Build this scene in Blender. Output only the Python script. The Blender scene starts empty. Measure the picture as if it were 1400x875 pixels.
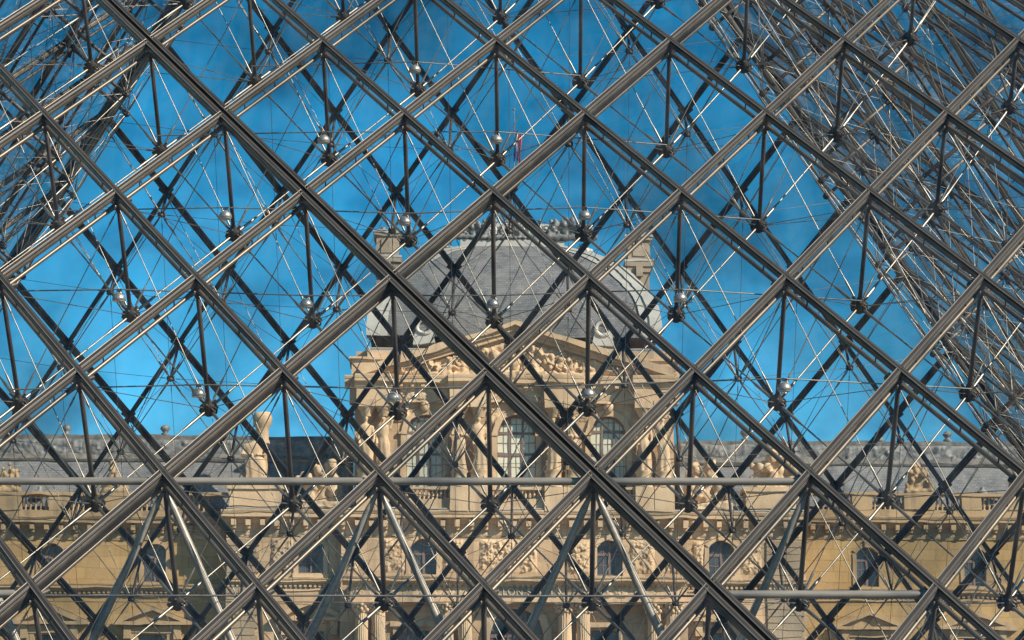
import bpy, math, random
import numpy as np
from mathutils import Vector, Matrix, noise

random.seed(7)
R = math.radians
scene = bpy.context.scene
col = scene.collection

# ------------------------------------------------------------------ camera
CAM = np.array([1.463, -38.205, 0.932]); YAW, PITCH, ROLL, FPX = -0.0100, 0.2022, 0.0020, 3694.5
cy, sy, cp, sp, cr, sr = math.cos(YAW), math.sin(YAW), math.cos(PITCH), math.sin(PITCH), math.cos(ROLL), math.sin(ROLL)
fwd = np.array([sy*cp, cy*cp, sp]); rgt0 = np.array([cy, -sy, 0.0]); up0 = np.cross(rgt0, fwd)
rgt = rgt0*cr + up0*sr; upv = -rgt0*sr + up0*cr
cam_data = bpy.data.cameras.new('camera'); cam = bpy.data.objects.new('camera', cam_data); col.objects.link(cam)
cam_data.sensor_width = 36.0; cam_data.lens = 36.0*FPX/1400.0; cam_data.clip_start = 0.1; cam_data.clip_end = 6000
cam.matrix_world = Matrix(((rgt[0], upv[0], -fwd[0], CAM[0]), (rgt[1], upv[1], -fwd[1], CAM[1]), (rgt[2], upv[2], -fwd[2], CAM[2]), (0, 0, 0, 1)))
scene.camera = cam

# ------------------------------------------------------------------ sky, sun, exposure
SUN_AZ, SUN_EL = R(124), R(35)          # azimuth from +Y towards +X
world = bpy.data.worlds.new('World'); scene.world = world; world.use_nodes = True
wn = world.node_tree.nodes; wl = world.node_tree.links; wn.clear()
sky = wn.new('ShaderNodeTexSky'); sky.sky_type = 'NISHITA'; sky.sun_disc = False
sky.sun_elevation = SUN_EL; sky.sun_rotation = SUN_AZ; sky.altitude = 1200; sky.air_density = 1.0; sky.dust_density = 0.15; sky.ozone_density = 3.0
hs = wn.new('ShaderNodeHueSaturation'); hs.inputs['Saturation'].default_value = 1.27; hs.inputs['Hue'].default_value = 0.476
cloud = wn.new('ShaderNodeTexNoise'); cloud.inputs['Scale'].default_value = 15.0; cloud.inputs['Detail'].default_value = 4.0
cr_ = wn.new('ShaderNodeMapRange'); cr_.inputs[1].default_value = 0.38; cr_.inputs[2].default_value = 0.72; cr_.inputs[3].default_value = 0.50; cr_.inputs[4].default_value = 1.48
tcw = wn.new('ShaderNodeTexCoord'); mx = wn.new('ShaderNodeVectorMath'); mx.operation = 'SCALE'
bg = wn.new('ShaderNodeBackground'); bg.inputs['Strength'].default_value = 0.060
wo = wn.new('ShaderNodeOutputWorld')
wl.new(tcw.outputs['Generated'], cloud.inputs['Vector']); wl.new(cloud.outputs['Fac'], cr_.inputs[0])
gm = wn.new('ShaderNodeGamma'); gm.inputs['Gamma'].default_value = 1.3
wl.new(sky.outputs[0], gm.inputs['Color']); wl.new(gm.outputs[0], hs.inputs['Color']); wl.new(hs.outputs[0], mx.inputs[0]); wl.new(cr_.outputs[0], mx.inputs['Scale'])
wl.new(mx.outputs[0], bg.inputs['Color']); wl.new(bg.outputs[0], wo.inputs[0])
sd = bpy.data.lights.new('sun', 'SUN'); sd.energy = 5.0; sd.angle = R(0.5); sd.color = (1.0, 0.90, 0.77)
sun = bpy.data.objects.new('sun', sd); col.objects.link(sun)
to_sun = Vector((math.sin(SUN_AZ)*math.cos(SUN_EL), math.cos(SUN_AZ)*math.cos(SUN_EL), math.sin(SUN_EL)))
sun.rotation_euler = to_sun.to_track_quat('Z', 'Y').to_euler()
sun.location = (40, -60, 60)
scene.view_settings.view_transform = 'Standard'; scene.view_settings.look = 'None'
scene.view_settings.exposure = 0.52; scene.view_settings.gamma = 1.0; scene.view_settings.use_curve_mapping = False
cyc = scene.cycles
cyc.max_bounces = 10; cyc.transparent_max_bounces = 24; cyc.transmission_bounces = 10; cyc.glossy_bounces = 4; cyc.diffuse_bounces = 3
cyc.sample_clamp_indirect = 6.0; cyc.caustics_reflective = False; cyc.use_denoising = True

# ------------------------------------------------------------------ materials
def mat_base(name):
    m = bpy.data.materials.new(name); m.use_nodes = True
    nt = m.node_tree; b = nt.nodes['Principled BSDF']
    return m, nt, b
def noise_mat(name, c0, c1, scale, rough=0.6, metal=0.0, bump=0.0, detail=5, dist=0.02, stretch=(1, 1, 1), rough_var=0.0):
    m, nt, b = mat_base(name); n, l = nt.nodes, nt.links
    tc = n.new('ShaderNodeTexCoord'); mp = n.new('ShaderNodeMapping'); mp.inputs['Scale'].default_value = stretch
    no = n.new('ShaderNodeTexNoise'); no.inputs['Scale'].default_value = scale; no.inputs['Detail'].default_value = detail
    rp = n.new('ShaderNodeValToRGB'); rp.color_ramp.elements[0].color = (*c0, 1); rp.color_ramp.elements[1].color = (*c1, 1)
    rp.color_ramp.elements[0].position = 0.3; rp.color_ramp.elements[1].position = 0.7
    l.new(tc.outputs['Object'], mp.inputs[0]); l.new(mp.outputs[0], no.inputs['Vector']); l.new(no.outputs['Fac'], rp.inputs[0])
    l.new(rp.outputs[0], b.inputs['Base Color'])
    b.inputs['Roughness'].default_value = rough; b.inputs['Metallic'].default_value = metal
    if rough_var:
        mr = n.new('ShaderNodeMapRange'); mr.inputs[3].default_value = rough-rough_var; mr.inputs[4].default_value = rough+rough_var
        l.new(no.outputs['Fac'], mr.inputs[0]); l.new(mr.outputs[0], b.inputs['Roughness'])
    if bump:
        bp = n.new('ShaderNodeBump'); bp.inputs['Strength'].default_value = bump; bp.inputs['Distance'].default_value = dist
        l.new(no.outputs['Fac'], bp.inputs['Height']); l.new(bp.outputs[0], b.inputs['Normal'])
    return m
def stone_mat(name, c0, c1, stain, course=0.0, joint=0.0):
    """weathered limestone: two noises, soot streaks, optional ashlar joints in the (x, z) plane"""
    m, nt, b = mat_base(name); n, l = nt.nodes, nt.links
    tc = n.new('ShaderNodeTexCoord')
    n1 = n.new('ShaderNodeTexNoise'); n1.inputs['Scale'].default_value = 0.35; n1.inputs['Detail'].default_value = 8; n1.inputs['Roughness'].default_value = 0.65
    rp = n.new('ShaderNodeValToRGB'); rp.color_ramp.elements[0].color = (*c0, 1); rp.color_ramp.elements[1].color = (*c1, 1)
    rp.color_ramp.elements[0].position = 0.33; rp.color_ramp.elements[1].position = 0.66
    l.new(tc.outputs['Object'], n1.inputs['Vector']); l.new(n1.outputs['Fac'], rp.inputs[0])
    mp = n.new('ShaderNodeMapping'); mp.inputs['Scale'].default_value = (1.6, 1.6, 0.25)
    n2 = n.new('ShaderNodeTexNoise'); n2.inputs['Scale'].default_value = 1.1; n2.inputs['Detail'].default_value = 7
    mr = n.new('ShaderNodeMapRange'); mr.inputs[1].default_value = 0.50; mr.inputs[2].default_value = 0.78; mr.inputs[3].default_value = 0.0; mr.inputs[4].default_value = stain
    l.new(tc.outputs['Object'], mp.inputs[0]); l.new(mp.outputs[0], n2.inputs['Vector']); l.new(n2.outputs['Fac'], mr.inputs[0])
    mixs = n.new('ShaderNodeMixRGB'); mixs.blend_type = 'MIX'; mixs.inputs[2].default_value = (0.13, 0.105, 0.08, 1)
    l.new(mr.outputs[0], mixs.inputs[0]); l.new(rp.outputs[0], mixs.inputs[1])
    out = mixs.outputs[0]; hgt = n1.outputs['Fac']
    n3 = n.new('ShaderNodeTexNoise'); n3.inputs['Scale'].default_value = 7.0; n3.inputs['Detail'].default_value = 6
    l.new(tc.outputs['Object'], n3.inputs['Vector']); hgt = n3.outputs['Fac']
    if course:
        sx = n.new('ShaderNodeSeparateXYZ'); cx = n.new('ShaderNodeCombineXYZ')
        l.new(tc.outputs['Object'], sx.inputs[0]); l.new(sx.outputs[0], cx.inputs[0]); l.new(sx.outputs[2], cx.inputs[1])
        br = n.new('ShaderNodeTexBrick'); br.inputs['Scale'].default_value = 1.0; br.inputs['Brick Width'].default_value = course*2.6; br.inputs['Row Height'].default_value = course
        br.inputs['Mortar Size'].default_value = 0.016; br.inputs['Color1'].default_value = (1, 1, 1, 1); br.inputs['Color2'].default_value = (0.74, 0.735, 0.72, 1); br.inputs['Mortar'].default_value = (joint, joint, joint, 1)
        l.new(cx.outputs[0], br.inputs['Vector'])
        mm = n.new('ShaderNodeMixRGB'); mm.blend_type = 'MULTIPLY'; mm.inputs[0].default_value = 0.85
        l.new(out, mm.inputs[1]); l.new(br.outputs['Color'], mm.inputs[2]); out = mm.outputs[0]
    l.new(out, b.inputs['Base Color']); b.inputs['Roughness'].default_value = 0.85
    bp = n.new('ShaderNodeBump'); bp.inputs['Strength'].default_value = 0.5; bp.inputs['Distance'].default_value = 0.03
    l.new(hgt, bp.inputs['Height']); l.new(bp.outputs[0], b.inputs['Normal'])
    return m
def slate_mat(name):
    m, nt, b = mat_base(name); n, l = nt.nodes, nt.links
    tc = n.new('ShaderNodeTexCoord'); sx = n.new('ShaderNodeSeparateXYZ'); cx = n.new('ShaderNodeCombineXYZ')
    l.new(tc.outputs['Object'], sx.inputs[0]); l.new(sx.outputs[0], cx.inputs[0]); l.new(sx.outputs[2], cx.inputs[1])
    br = n.new('ShaderNodeTexBrick'); br.inputs['Scale'].default_value = 1.0; br.inputs['Brick Width'].default_value = 0.24; br.inputs['Row Height'].default_value = 0.13
    br.inputs['Mortar Size'].default_value = 0.012; br.inputs['Color1'].default_value = (0.115, 0.117, 0.124, 1); br.inputs['Color2'].default_value = (0.205, 0.204, 0.208, 1); br.inputs['Mortar'].default_value = (0.05, 0.055, 0.065, 1)
    l.new(cx.outputs[0], br.inputs['Vector'])
    mp = n.new('ShaderNodeMapping'); mp.inputs['Scale'].default_value = (1.5, 1.5, 0.22)
    no = n.new('ShaderNodeTexNoise'); no.inputs['Scale'].default_value = 1.0; no.inputs['Detail'].default_value = 7
    l.new(tc.outputs['Object'], mp.inputs[0]); l.new(mp.outputs[0], no.inputs['Vector'])
    mr = n.new('ShaderNodeMapRange'); mr.inputs[1].default_value = 0.35; mr.inputs[2].default_value = 0.7; mr.inputs[3].default_value = 0.0; mr.inputs[4].default_value = 0.7
    l.new(no.outputs['Fac'], mr.inputs[0])
    mi = n.new('ShaderNodeMixRGB'); mi.inputs[2].default_value = (0.25, 0.24, 0.23, 1)
    l.new(mr.outputs[0], mi.inputs[0]); l.new(br.outputs['Color'], mi.inputs[1]); l.new(mi.outputs[0], b.inputs['Base Color'])
    b.inputs['Roughness'].default_value = 0.6
    bp = n.new('ShaderNodeBump'); bp.inputs['Strength'].default_value = 0.4; bp.inputs['Distance'].default_value = 0.02
    l.new(br.outputs['Fac'], bp.inputs['Height']); bp.invert = True; l.new(bp.outputs[0], b.inputs['Normal'])
    return m
def clear_glass(name):
    """laminated glass sheet: see-through with mirror reflection growing at grazing angles and a faint stress mottling"""
    m = bpy.data.materials.new(name); m.use_nodes = True; nt = m.node_tree; n, l = nt.nodes, nt.links; n.clear()
    tr = n.new('ShaderNodeBsdfTransparent'); gl = n.new('ShaderNodeBsdfGlossy'); gl.inputs['Roughness'].default_value = 0.0
    lw = n.new('ShaderNodeLayerWeight'); lw.inputs['Blend'].default_value = 0.5
    pw = n.new('ShaderNodeMath'); pw.operation = 'POWER'; pw.inputs[1].default_value = 5.0
    ma = n.new('ShaderNodeMath'); ma.operation = 'MULTIPLY_ADD'; ma.inputs[1].default_value = 0.75; ma.inputs[2].default_value = 0.028
    mi = n.new('ShaderNodeMixShader'); o = n.new('ShaderNodeOutputMaterial')
    l.new(lw.outputs['Facing'], pw.inputs[0]); l.new(pw.outputs[0], ma.inputs[0]); l.new(ma.outputs[0], mi.inputs[0])
    geo = n.new('ShaderNodeNewGeometry'); no = n.new('ShaderNodeTexNoise'); no.inputs['Scale'].default_value = 1.15; no.inputs['Detail'].default_value = 2.5
    rp = n.new('ShaderNodeValToRGB'); rp.color_ramp.elements[0].position = 0.33; rp.color_ramp.elements[0].color = (0.82, 0.845, 0.86, 1)
    rp.color_ramp.elements[1].position = 0.50; rp.color_ramp.elements[1].color = (0.985, 0.985, 0.975, 1)
    l.new(geo.outputs['Position'], no.inputs['Vector']); l.new(no.outputs['Fac'], rp.inputs[0]); l.new(rp.outputs[0], tr.inputs[0])
    l.new(tr.outputs[0], mi.inputs[1]); l.new(gl.outputs[0], mi.inputs[2])
    # thin film of dust and rain streaks on the sheet
    mp = n.new('ShaderNodeMapping'); mp.inputs['Scale'].default_value = (9.0, 2.0, 1.6); n2 = n.new('ShaderNodeTexNoise'); n2.inputs['Scale'].default_value = 1.0; n2.inputs['Detail'].default_value = 6.0
    mr = n.new('ShaderNodeMapRange'); mr.inputs[1].default_value = 0.40; mr.inputs[2].default_value = 0.75; mr.inputs[3].default_value = 0.001; mr.inputs[4].default_value = 0.012
    df = n.new('ShaderNodeBsdfDiffuse'); df.inputs[0].default_value = (0.62, 0.58, 0.52, 1); md = n.new('ShaderNodeMixShader')
    l.new(geo.outputs['Position'], mp.inputs[0]); l.new(mp.outputs[0], n2.inputs['Vector']); l.new(n2.outputs['Fac'], mr.inputs[0]); l.new(mr.outputs[0], md.inputs[0])
    l.new(mi.outputs[0], md.inputs[1]); l.new(df.outputs[0], md.inputs[2]); l.new(md.outputs[0], o.inputs[0])
    return m
def wavy_glass(name):
    m = bpy.data.materials.new(name); m.use_nodes = True; nt = m.node_tree; n, l = nt.nodes, nt.links; n.clear()
    g = n.new('ShaderNodeBsdfGlass'); g.inputs['Roughness'].default_value = 0.0; g.inputs['IOR'].default_value = 1.45; g.inputs['Color'].default_value = (0.97, 0.985, 0.98, 1)
    geo = n.new('ShaderNodeNewGeometry'); mp = n.new('ShaderNodeMapping'); mp.inputs['Scale'].default_value = (0.8, 1.0, 1.7)
    no = n.new('ShaderNodeTexNoise'); no.inputs['Scale'].default_value = 1.7; no.inputs['Detail'].default_value = 1.0
    bp = n.new('ShaderNodeBump'); bp.inputs['Strength'].default_value = 1.0; bp.inputs['Distance'].default_value = 0.005
    o = n.new('ShaderNodeOutputMaterial')
    l.new(geo.outputs['Position'], mp.inputs[0]); l.new(mp.outputs[0], no.inputs['Vector']); l.new(no.outputs['Fac'], bp.inputs['Height'])
    l.new(bp.outputs[0], g.inputs['Normal']); l.new(g.outputs[0], o.inputs[0])
    return m

M = {}
M['cap'] = noise_mat('anodised_cap', (0.034, 0.031, 0.031), (0.064, 0.058, 0.056), 6.0, 0.48, 0.35, stretch=(0.3, 4, 4), rough_var=0.08)
M['cap2'] = noise_mat('bronze_cap_strip', (0.078, 0.068, 0.055), (0.120, 0.105, 0.083), 6.0, 0.45, 0.35, stretch=(0.3, 4, 4), rough_var=0.08)
M['pale'] = noise_mat('pale_steel_tube', (0.30, 0.265, 0.225), (0.42, 0.375, 0.32), 8.0, 0.42, 0.3, stretch=(0.4, 3, 3), rough_var=0.1)
M['bead'] = noise_mat('aluminium_bead', (0.21, 0.185, 0.145), (0.31, 0.275, 0.215), 5.0, 0.4, 0.35)
M['gasket'] = noise_mat('black_gasket', (0.008, 0.008, 0.009), (0.016, 0.016, 0.017), 9.0, 0.55)
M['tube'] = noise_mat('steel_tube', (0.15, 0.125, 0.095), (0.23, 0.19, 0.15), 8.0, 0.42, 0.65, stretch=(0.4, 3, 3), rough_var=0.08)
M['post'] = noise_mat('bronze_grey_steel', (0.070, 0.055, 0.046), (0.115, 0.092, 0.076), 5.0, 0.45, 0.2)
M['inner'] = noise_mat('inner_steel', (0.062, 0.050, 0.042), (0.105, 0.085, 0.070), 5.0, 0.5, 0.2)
M['hub'] = noise_mat('cast_steel_hub', (0.045, 0.038, 0.033), (0.12, 0.10, 0.085), 14.0, 0.42, 0.3)
M['lug'] = noise_mat('cast_steel_lug', (0.16, 0.14, 0.115), (0.26, 0.225, 0.185), 14.0, 0.4, 0.5)
M['rod'] = noise_mat('stainless_rod', (0.24, 0.215, 0.18), (0.42, 0.38, 0.325), 10.0, 0.42, 0.85)
M['cable'] = noise_mat('galvanised_cable', (0.20, 0.19, 0.175), (0.32, 0.30, 0.275), 30.0, 0.5, 0.5)
M['lamp'] = noise_mat('brushed_lamp_metal', (0.42, 0.41, 0.39), (0.60, 0.58, 0.55), 20.0, 0.42, 0.75)
M['lens'] = noise_mat('lamp_lens', (0.75, 0.74, 0.70), (0.82, 0.80, 0.76), 20.0, 0.15)
M['glass'] = clear_glass('pyramid_glass'); M['glass_far'] = wavy_glass('pyramid_glass_rippled')
M['stone'] = stone_mat('limestone_cream', (0.52, 0.35, 0.205), (0.72, 0.515, 0.325), 0.62)
M['ashlar'] = stone_mat('limestone_ashlar', (0.54, 0.36, 0.21), (0.69, 0.48, 0.295), 0.5, 0.55, 0.55)
M['wing'] = stone_mat('limestone_wing', (0.40, 0.245, 0.092), (0.51, 0.33, 0.14), 0.5, 0.62, 0.5)
M['wing_trim'] = stone_mat('limestone_wing_trim', (0.34, 0.225, 0.115), (0.47, 0.325, 0.18), 0.75)
M['quoin'] = stone_mat('limestone_quoin', (0.30, 0.22, 0.145), (0.42, 0.32, 0.22), 0.4)
M['chimney'] = stone_mat('limestone_chimney', (0.37, 0.285, 0.205), (0.48, 0.385, 0.285), 0.5, 0.45, 0.7)
M['slate'] = slate_mat('roof_slate')
M['old_lead'] = noise_mat('weathered_lead', (0.075, 0.07, 0.062), (0.24, 0.22, 0.195), 2.6, 0.6, 0.1, 0.3)
M['lead'] = noise_mat('pale_lead', (0.40, 0.38, 0.345), (0.58, 0.55, 0.50), 1.2, 0.55, 0.15, 0.3, stretch=(1, 1, 0.4))
M['dark_lead'] = noise_mat('dark_lead', (0.07, 0.075, 0.08), (0.30, 0.29, 0.275), 2.4, 0.6, 0.1, 0.3)
M['wood'] = noise_mat('window_wood', (0.16, 0.105, 0.085), (0.24, 0.165, 0.135), 3.0, 0.6, stretch=(4, 4, 0.5))
M['pane_pale'] = noise_mat('pane_with_blind', (0.60, 0.57, 0.43), (0.78, 0.74, 0.58), 0.8, 0.3)
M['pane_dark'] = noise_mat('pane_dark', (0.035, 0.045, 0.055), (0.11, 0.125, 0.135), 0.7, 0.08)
M['gold'] = noise_mat('faded_gilt', (0.58, 0.44, 0.26), (0.68, 0.53, 0.33), 5.0, 0.5)
M['frieze_shade'] = noise_mat('frieze_shade_grey', (0.17, 0.145, 0.12), (0.25, 0.215, 0.18), 1.5, 0.6)  # shade of the inscription frieze, put in as a grey colour
M['blue'] = noise_mat('flag_blue', (0.02, 0.05, 0.22), (0.03, 0.06, 0.28), 5.0, 0.8)
M['white'] = noise_mat('flag_white', (0.75, 0.75, 0.75), (0.82, 0.82, 0.82), 5.0, 0.8)
M['red'] = noise_mat('flag_red', (0.42, 0.06, 0.11), (0.50, 0.09, 0.15), 5.0, 0.8)
M['paving'] = noise_mat('plaza_paving', (0.13, 0.115, 0.095), (0.20, 0.18, 0.15), 1.5, 0.8, 0.0, 0.4)
M['granite'] = noise_mat('granite_plinth', (0.20, 0.19, 0.18), (0.33, 0.31, 0.29), 8.0, 0.5)

# ------------------------------------------------------------------ mesh helpers
class MB:
    def __init__(s): s.v = []; s.f = []; s.m = []; s.mats = []; s.sm = []
    def mi(s, mat):
        if mat not in s.mats: s.mats.append(mat)
        return s.mats.index(mat)
    def add(s, vs, fs, mat, smooth=False):
        o = len(s.v); s.v += [tuple(float(c) for c in q) for q in vs]; k = s.mi(mat)
        for f in fs: s.f.append([i+o for i in f]); s.m.append(k); s.sm.append(smooth)
        return s
    def box(s, x0, x1, y0, y1, z0, z1, mat):
        return s.add([(x0, y0, z0), (x1, y0, z0), (x1, y1, z0), (x0, y1, z0), (x0, y0, z1), (x1, y0, z1), (x1, y1, z1), (x0, y1, z1)],
                     [(0, 3, 2, 1), (4, 5, 6, 7), (0, 1, 5, 4), (1, 2, 6, 5), (2, 3, 7, 6), (3, 0, 4, 7)], mat)
    def tube(s, p, q, r0, r1, n, mat, caps=True):
        p, q = Vector(p), Vector(q); a = (q-p).normalized(); u = a.orthogonal().normalized(); w = a.cross(u)
        vs = []
        for c, r in ((p, r0), (q, r1)):
            for i in range(n):
                t = 2*math.pi*i/n; vs.append(c + u*(r*math.cos(t)) + w*(r*math.sin(t)))
        fs = [(i, (i+1) % n, n+(i+1) % n, n+i) for i in range(n)]
        s.add(vs, fs, mat, True)
        if caps: s.add(vs, [tuple(range(n))[::-1], tuple(range(n, 2*n))], mat)
        return s
    def lathe(s, c, prof, n, mat, sx=1.0, sy=1.0):
        c = Vector(c); vs = []; fs = []
        for r, z in prof:
            for i in range(n):
                t = 2*math.pi*i/n; vs.append((c.x+r*sx*math.cos(t), c.y+r*sy*math.sin(t), c.z+z))
        for k in range(len(prof)-1):
            for i in range(n): fs.append((k*n+i, k*n+(i+1) % n, (k+1)*n+(i+1) % n, (k+1)*n+i))
        s.add(vs, fs, mat, True)
        s.add(vs, [tuple(range(n))[::-1], tuple(range((len(prof)-1)*n, len(prof)*n))], mat)
        return s
    def ball(s, c, rx, ry, rz, mat, n=10, k=6):
        prof = [(math.sin(math.pi*(j+0.02)/(k+0.04)), -math.cos(math.pi*(j+0.02)/(k+0.04))) for j in range(k+1)]
        c = Vector(c); vs = []; fs = []
        for r, z in prof:
            for i in range(n):
                t = 2*math.pi*i/n; vs.append((c.x+r*rx*math.cos(t), c.y+r*ry*math.sin(t), c.z+z*rz))
        for q in range(k):
            for i in range(n): fs.append((q*n+i, q*n+(i+1) % n, (q+1)*n+(i+1) % n, (q+1)*n+i))
        fs.append(tuple(range(n))[::-1]); fs.append(tuple(range(k*n, (k+1)*n)))
        s.add(vs, fs, mat, True); return s
    def extrude_x(s, prof, x0, x1, mat):
        """closed profile of (y, z), swept along x"""
        n = len(prof); vs = [(x0, y, z) for y, z in prof] + [(x1, y, z) for y, z in prof]
        ar = sum(prof[i][0]*prof[(i+1) % n][1]-prof[(i+1) % n][0]*prof[i][1] for i in range(n))
        fs = [(i, (i+1) % n, n+(i+1) % n, n+i) for i in range(n)] + [tuple(range(n))[::-1], tuple(range(n, 2*n))]
        if ar < 0: fs = [f[::-1] for f in fs]
        # orientation: make outward
        fs = [f[::-1] for f in fs]
        return s.add(vs, fs, mat)
    def prism_y(s, poly, y0, y1, mat):
        """polygon of (x, z) counter-clockwise seen from -y, between y0 (front) and y1"""
        n = len(poly); vs = [(x, y0, z) for x, z in poly] + [(x, y1, z) for x, z in poly]
        fs = [tuple(range(n)), tuple(range(n, 2*n))[::-1]] + [(n+i, n+(i+1) % n, (i+1) % n, i) for i in range(n)]
        return s.add(vs, fs, mat)
    def mesh(s, name):
        me = bpy.data.meshes.new(name); me.from_pydata(s.v, [], s.f)
        for m in s.mats: me.materials.append(M[m])
        me.polygons.foreach_set('material_index', s.m); me.polygons.foreach_set('use_smooth', s.sm)
        me.update(); return me
    def build(s, name, parent=None):
        return link(name, s.mesh(name), parent)
def link(name, me, parent=None, mw=None):
    o = bpy.data.objects.new(name, me); col.objects.link(o)
    if parent is not None: o.parent = parent
    if mw is not None: o.matrix_local = mw
    return o
def tag(o, label=None, cat=None, group=None, kind=None):
    if label: o['label'] = label
    if cat: o['category'] = cat
    if group: o['group'] = group
    if kind: o['kind'] = kind
    return o
def empty(name, loc=(0, 0, 0), rz=0.0):
    o = bpy.data.objects.new(name, None); col.objects.link(o); o.location = loc; o.rotation_euler = (0, 0, rz)
    o.empty_display_size = 0.5
    return o
def project(p):
    q = np.asarray(p, float) - CAM; zc = q @ fwd
    if zc < 0.1: return None
    return 700+FPX*(q @ rgt)/zc, 437.5-FPX*(q @ upv)/zc, zc

# ------------------------------------------------------------------ ground
GZ = -0.67
g = MB(); g.add([(-3000, -3000, GZ), (3000, -3000, GZ), (3000, 3000, GZ), (-3000, 3000, GZ)], [(0, 1, 2, 3)], 'paving')
tag(g.build('ground'), kind='structure')

# ------------------------------------------------------------------ the glass pyramid
A, H, N = 17.71, 20.385, 18
D = 2*A/N
SL = math.hypot(A, H)
pyr = empty('glass_pyramid', (0, 0, GZ))
tag(pyr, 'glass pyramid of diamond panes on a web of steel posts, rods and cables', 'pyramid')
OFF = Vector((0, 0, -GZ))
depth_tab = [0.34, 0.92, 1.30, 1.52, 1.64, 1.72, 1.77, 1.80, 1.80, 1.80]
nin = Vector((0, H, -A))/SL
def rotk(k): return Matrix.Rotation(k*math.pi/2, 4, 'Z')
def node(r, c): return Vector(((c-r/2)*D, -A*r/N, H*(1-r/N)))
def depth(r, c): return depth_tab[min(c, r-c, max(N-r, 0), 9)]
def hubp(r, c): return node(r, c)+nin*depth(r, c)
def frame_mat(p, q, n):
    """x axis along p->q, z axis along n (outward), origin p"""
    x = (q-p).normalized(); z = (n-x*n.dot(x)).normalized(); y = z.cross(x)
    return Matrix(((x.x, y.x, z.x, p.x), (x.y, y.y, z.y, p.y), (x.z, y.z, z.z, p.z), (0, 0, 0, 1)))
EL = (node(1, 0)-node(0, 0)).length
cosx = (node(1, 0)-node(0, 0)).normalized().dot((node(1, 1)-node(0, 0)).normalized()); angx = math.acos(cosx)

def bar(mb, y0, y1, z0, z1, mat, cut=0.0, bev=0.0):
    """length of section along x from 0 to EL; cut>0 shortens and slants the ends to meet the crossing bar"""
    def ends(y):
        if not cut: return 0.0, EL
        e = cut/math.sin(angx); t = y/math.tan(angx)
        return e+t, EL-e+t
    if bev: ring = [(y0, z0), (y1, z0), (y1, z1-bev), (y1-bev, z1), (y0+bev, z1), (y0, z1-bev)]
    else: ring = [(y0, z0), (y1, z0), (y1, z1), (y0, z1)]
    n = len(ring)
    vs = [(ends(y)[0], y, z) for y, z in ring]+[(ends(y)[1], y, z) for y, z in ring]
    mb.add(vs, [(i, (i+1) % n, n+(i+1) % n, n+i)[::-1] for i in range(n)]+[tuple(range(n)), tuple(range(n, 2*n))[::-1]], mat)
def mullion_mesh(name, cut, wide=False):
    mb = MB()
    for off in ((-0.048, 0.048) if wide == 1 else (0.0,)):
        bar(mb, off-0.031, off+0.031, -0.010, 0.014, 'cap', cut, 0.003)
        bar(mb, off-0.030, off-0.023, 0.0141, 0.021, 'bead', cut, 0.002)
        bar(mb, off+0.003, off+0.021, 0.0141, 0.018, 'cap2', cut, 0.003)
        bar(mb, off-0.027, off+0.027, -0.018, -0.0105, 'gasket', cut)
        bar(mb, off-0.0275, off+0.0275, -0.034, -0.0185, 'bead', cut)
        bar(mb, off-0.022, off+0.022, -0.044, -0.0345, 'gasket', cut)
        bar(mb, off-0.0285, off+0.0285, -0.049, -0.0445, 'rod', cut)  # polished strip added to give the glint line of the glass edge
        bar(mb, off-0.025, off+0.025, -0.072, -0.0495, 'inner', cut)
    if wide == 1: bar(mb, -0.022, 0.022, -0.062, -0.052, 'gasket', cut)
    if wide == 2: bar(mb, -0.024, 0.024, -0.140, -0.0725, 'cap', cut)
    for t in (0.2, 0.5, 0.8):          # spacers down to the steel chord
        mb.tube((EL*t, 0, -0.072), (EL*t, 0, -0.160), 0.009, 0.009, 6, 'post', False)
    return mb.mesh(name)
mull = {('b', 0): mullion_mesh('mullion', 0.0), ('f', 0): mullion_mesh('mullion', 0.0315),
        ('b', 1): mullion_mesh('mullion', 0.0, 1), ('f', 1): mullion_mesh('mullion', 0.0315, 2)}
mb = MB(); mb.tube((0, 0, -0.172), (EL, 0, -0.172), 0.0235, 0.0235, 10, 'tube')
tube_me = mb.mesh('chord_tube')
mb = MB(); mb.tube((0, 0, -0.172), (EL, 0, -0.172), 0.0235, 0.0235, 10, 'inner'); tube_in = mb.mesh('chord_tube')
# post of unit length hanging along -z (oval, dark steel), scaled to its depth
mb = MB()
pr = [(0.024*math.cos(t), 0.030*math.sin(t)) for t in [2*math.pi*i/10 for i in range(10)]]
mb.add([(x, y, 0) for x, y in pr]+[(x, y, -1) for x, y in pr], [(i, (i+1) % 10, 10+(i+1) % 10, 10+i)[::-1] for i in range(10)]+[tuple(range(10)), tuple(range(10, 20))[::-1]], 'post', True)
post_me = mb.mesh('post')
# bracket under a crossing: block, two crossed plates and a collar
mb = MB()
mb.tube((0, 0, -0.10), (0, 0, -0.26), 0.05, 0.036, 8, 'hub')
for s in (-1, 1):
    ang = s*math.pi/2*0.63
    ux, uy = math.sin(ang/2+0.25*s), math.cos(ang/2+0.25*s)
    for e in (-1, 1):
        p = Vector((ux*e*0.02, uy*e*0.02, -0.17)); q = Vector((ux*e*0.17, uy*e*0.17, -0.20))
        mb.tube(p, q, 0.034, 0.026, 6, 'hub')
brk_me = mb.mesh('node_bracket')
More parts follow.
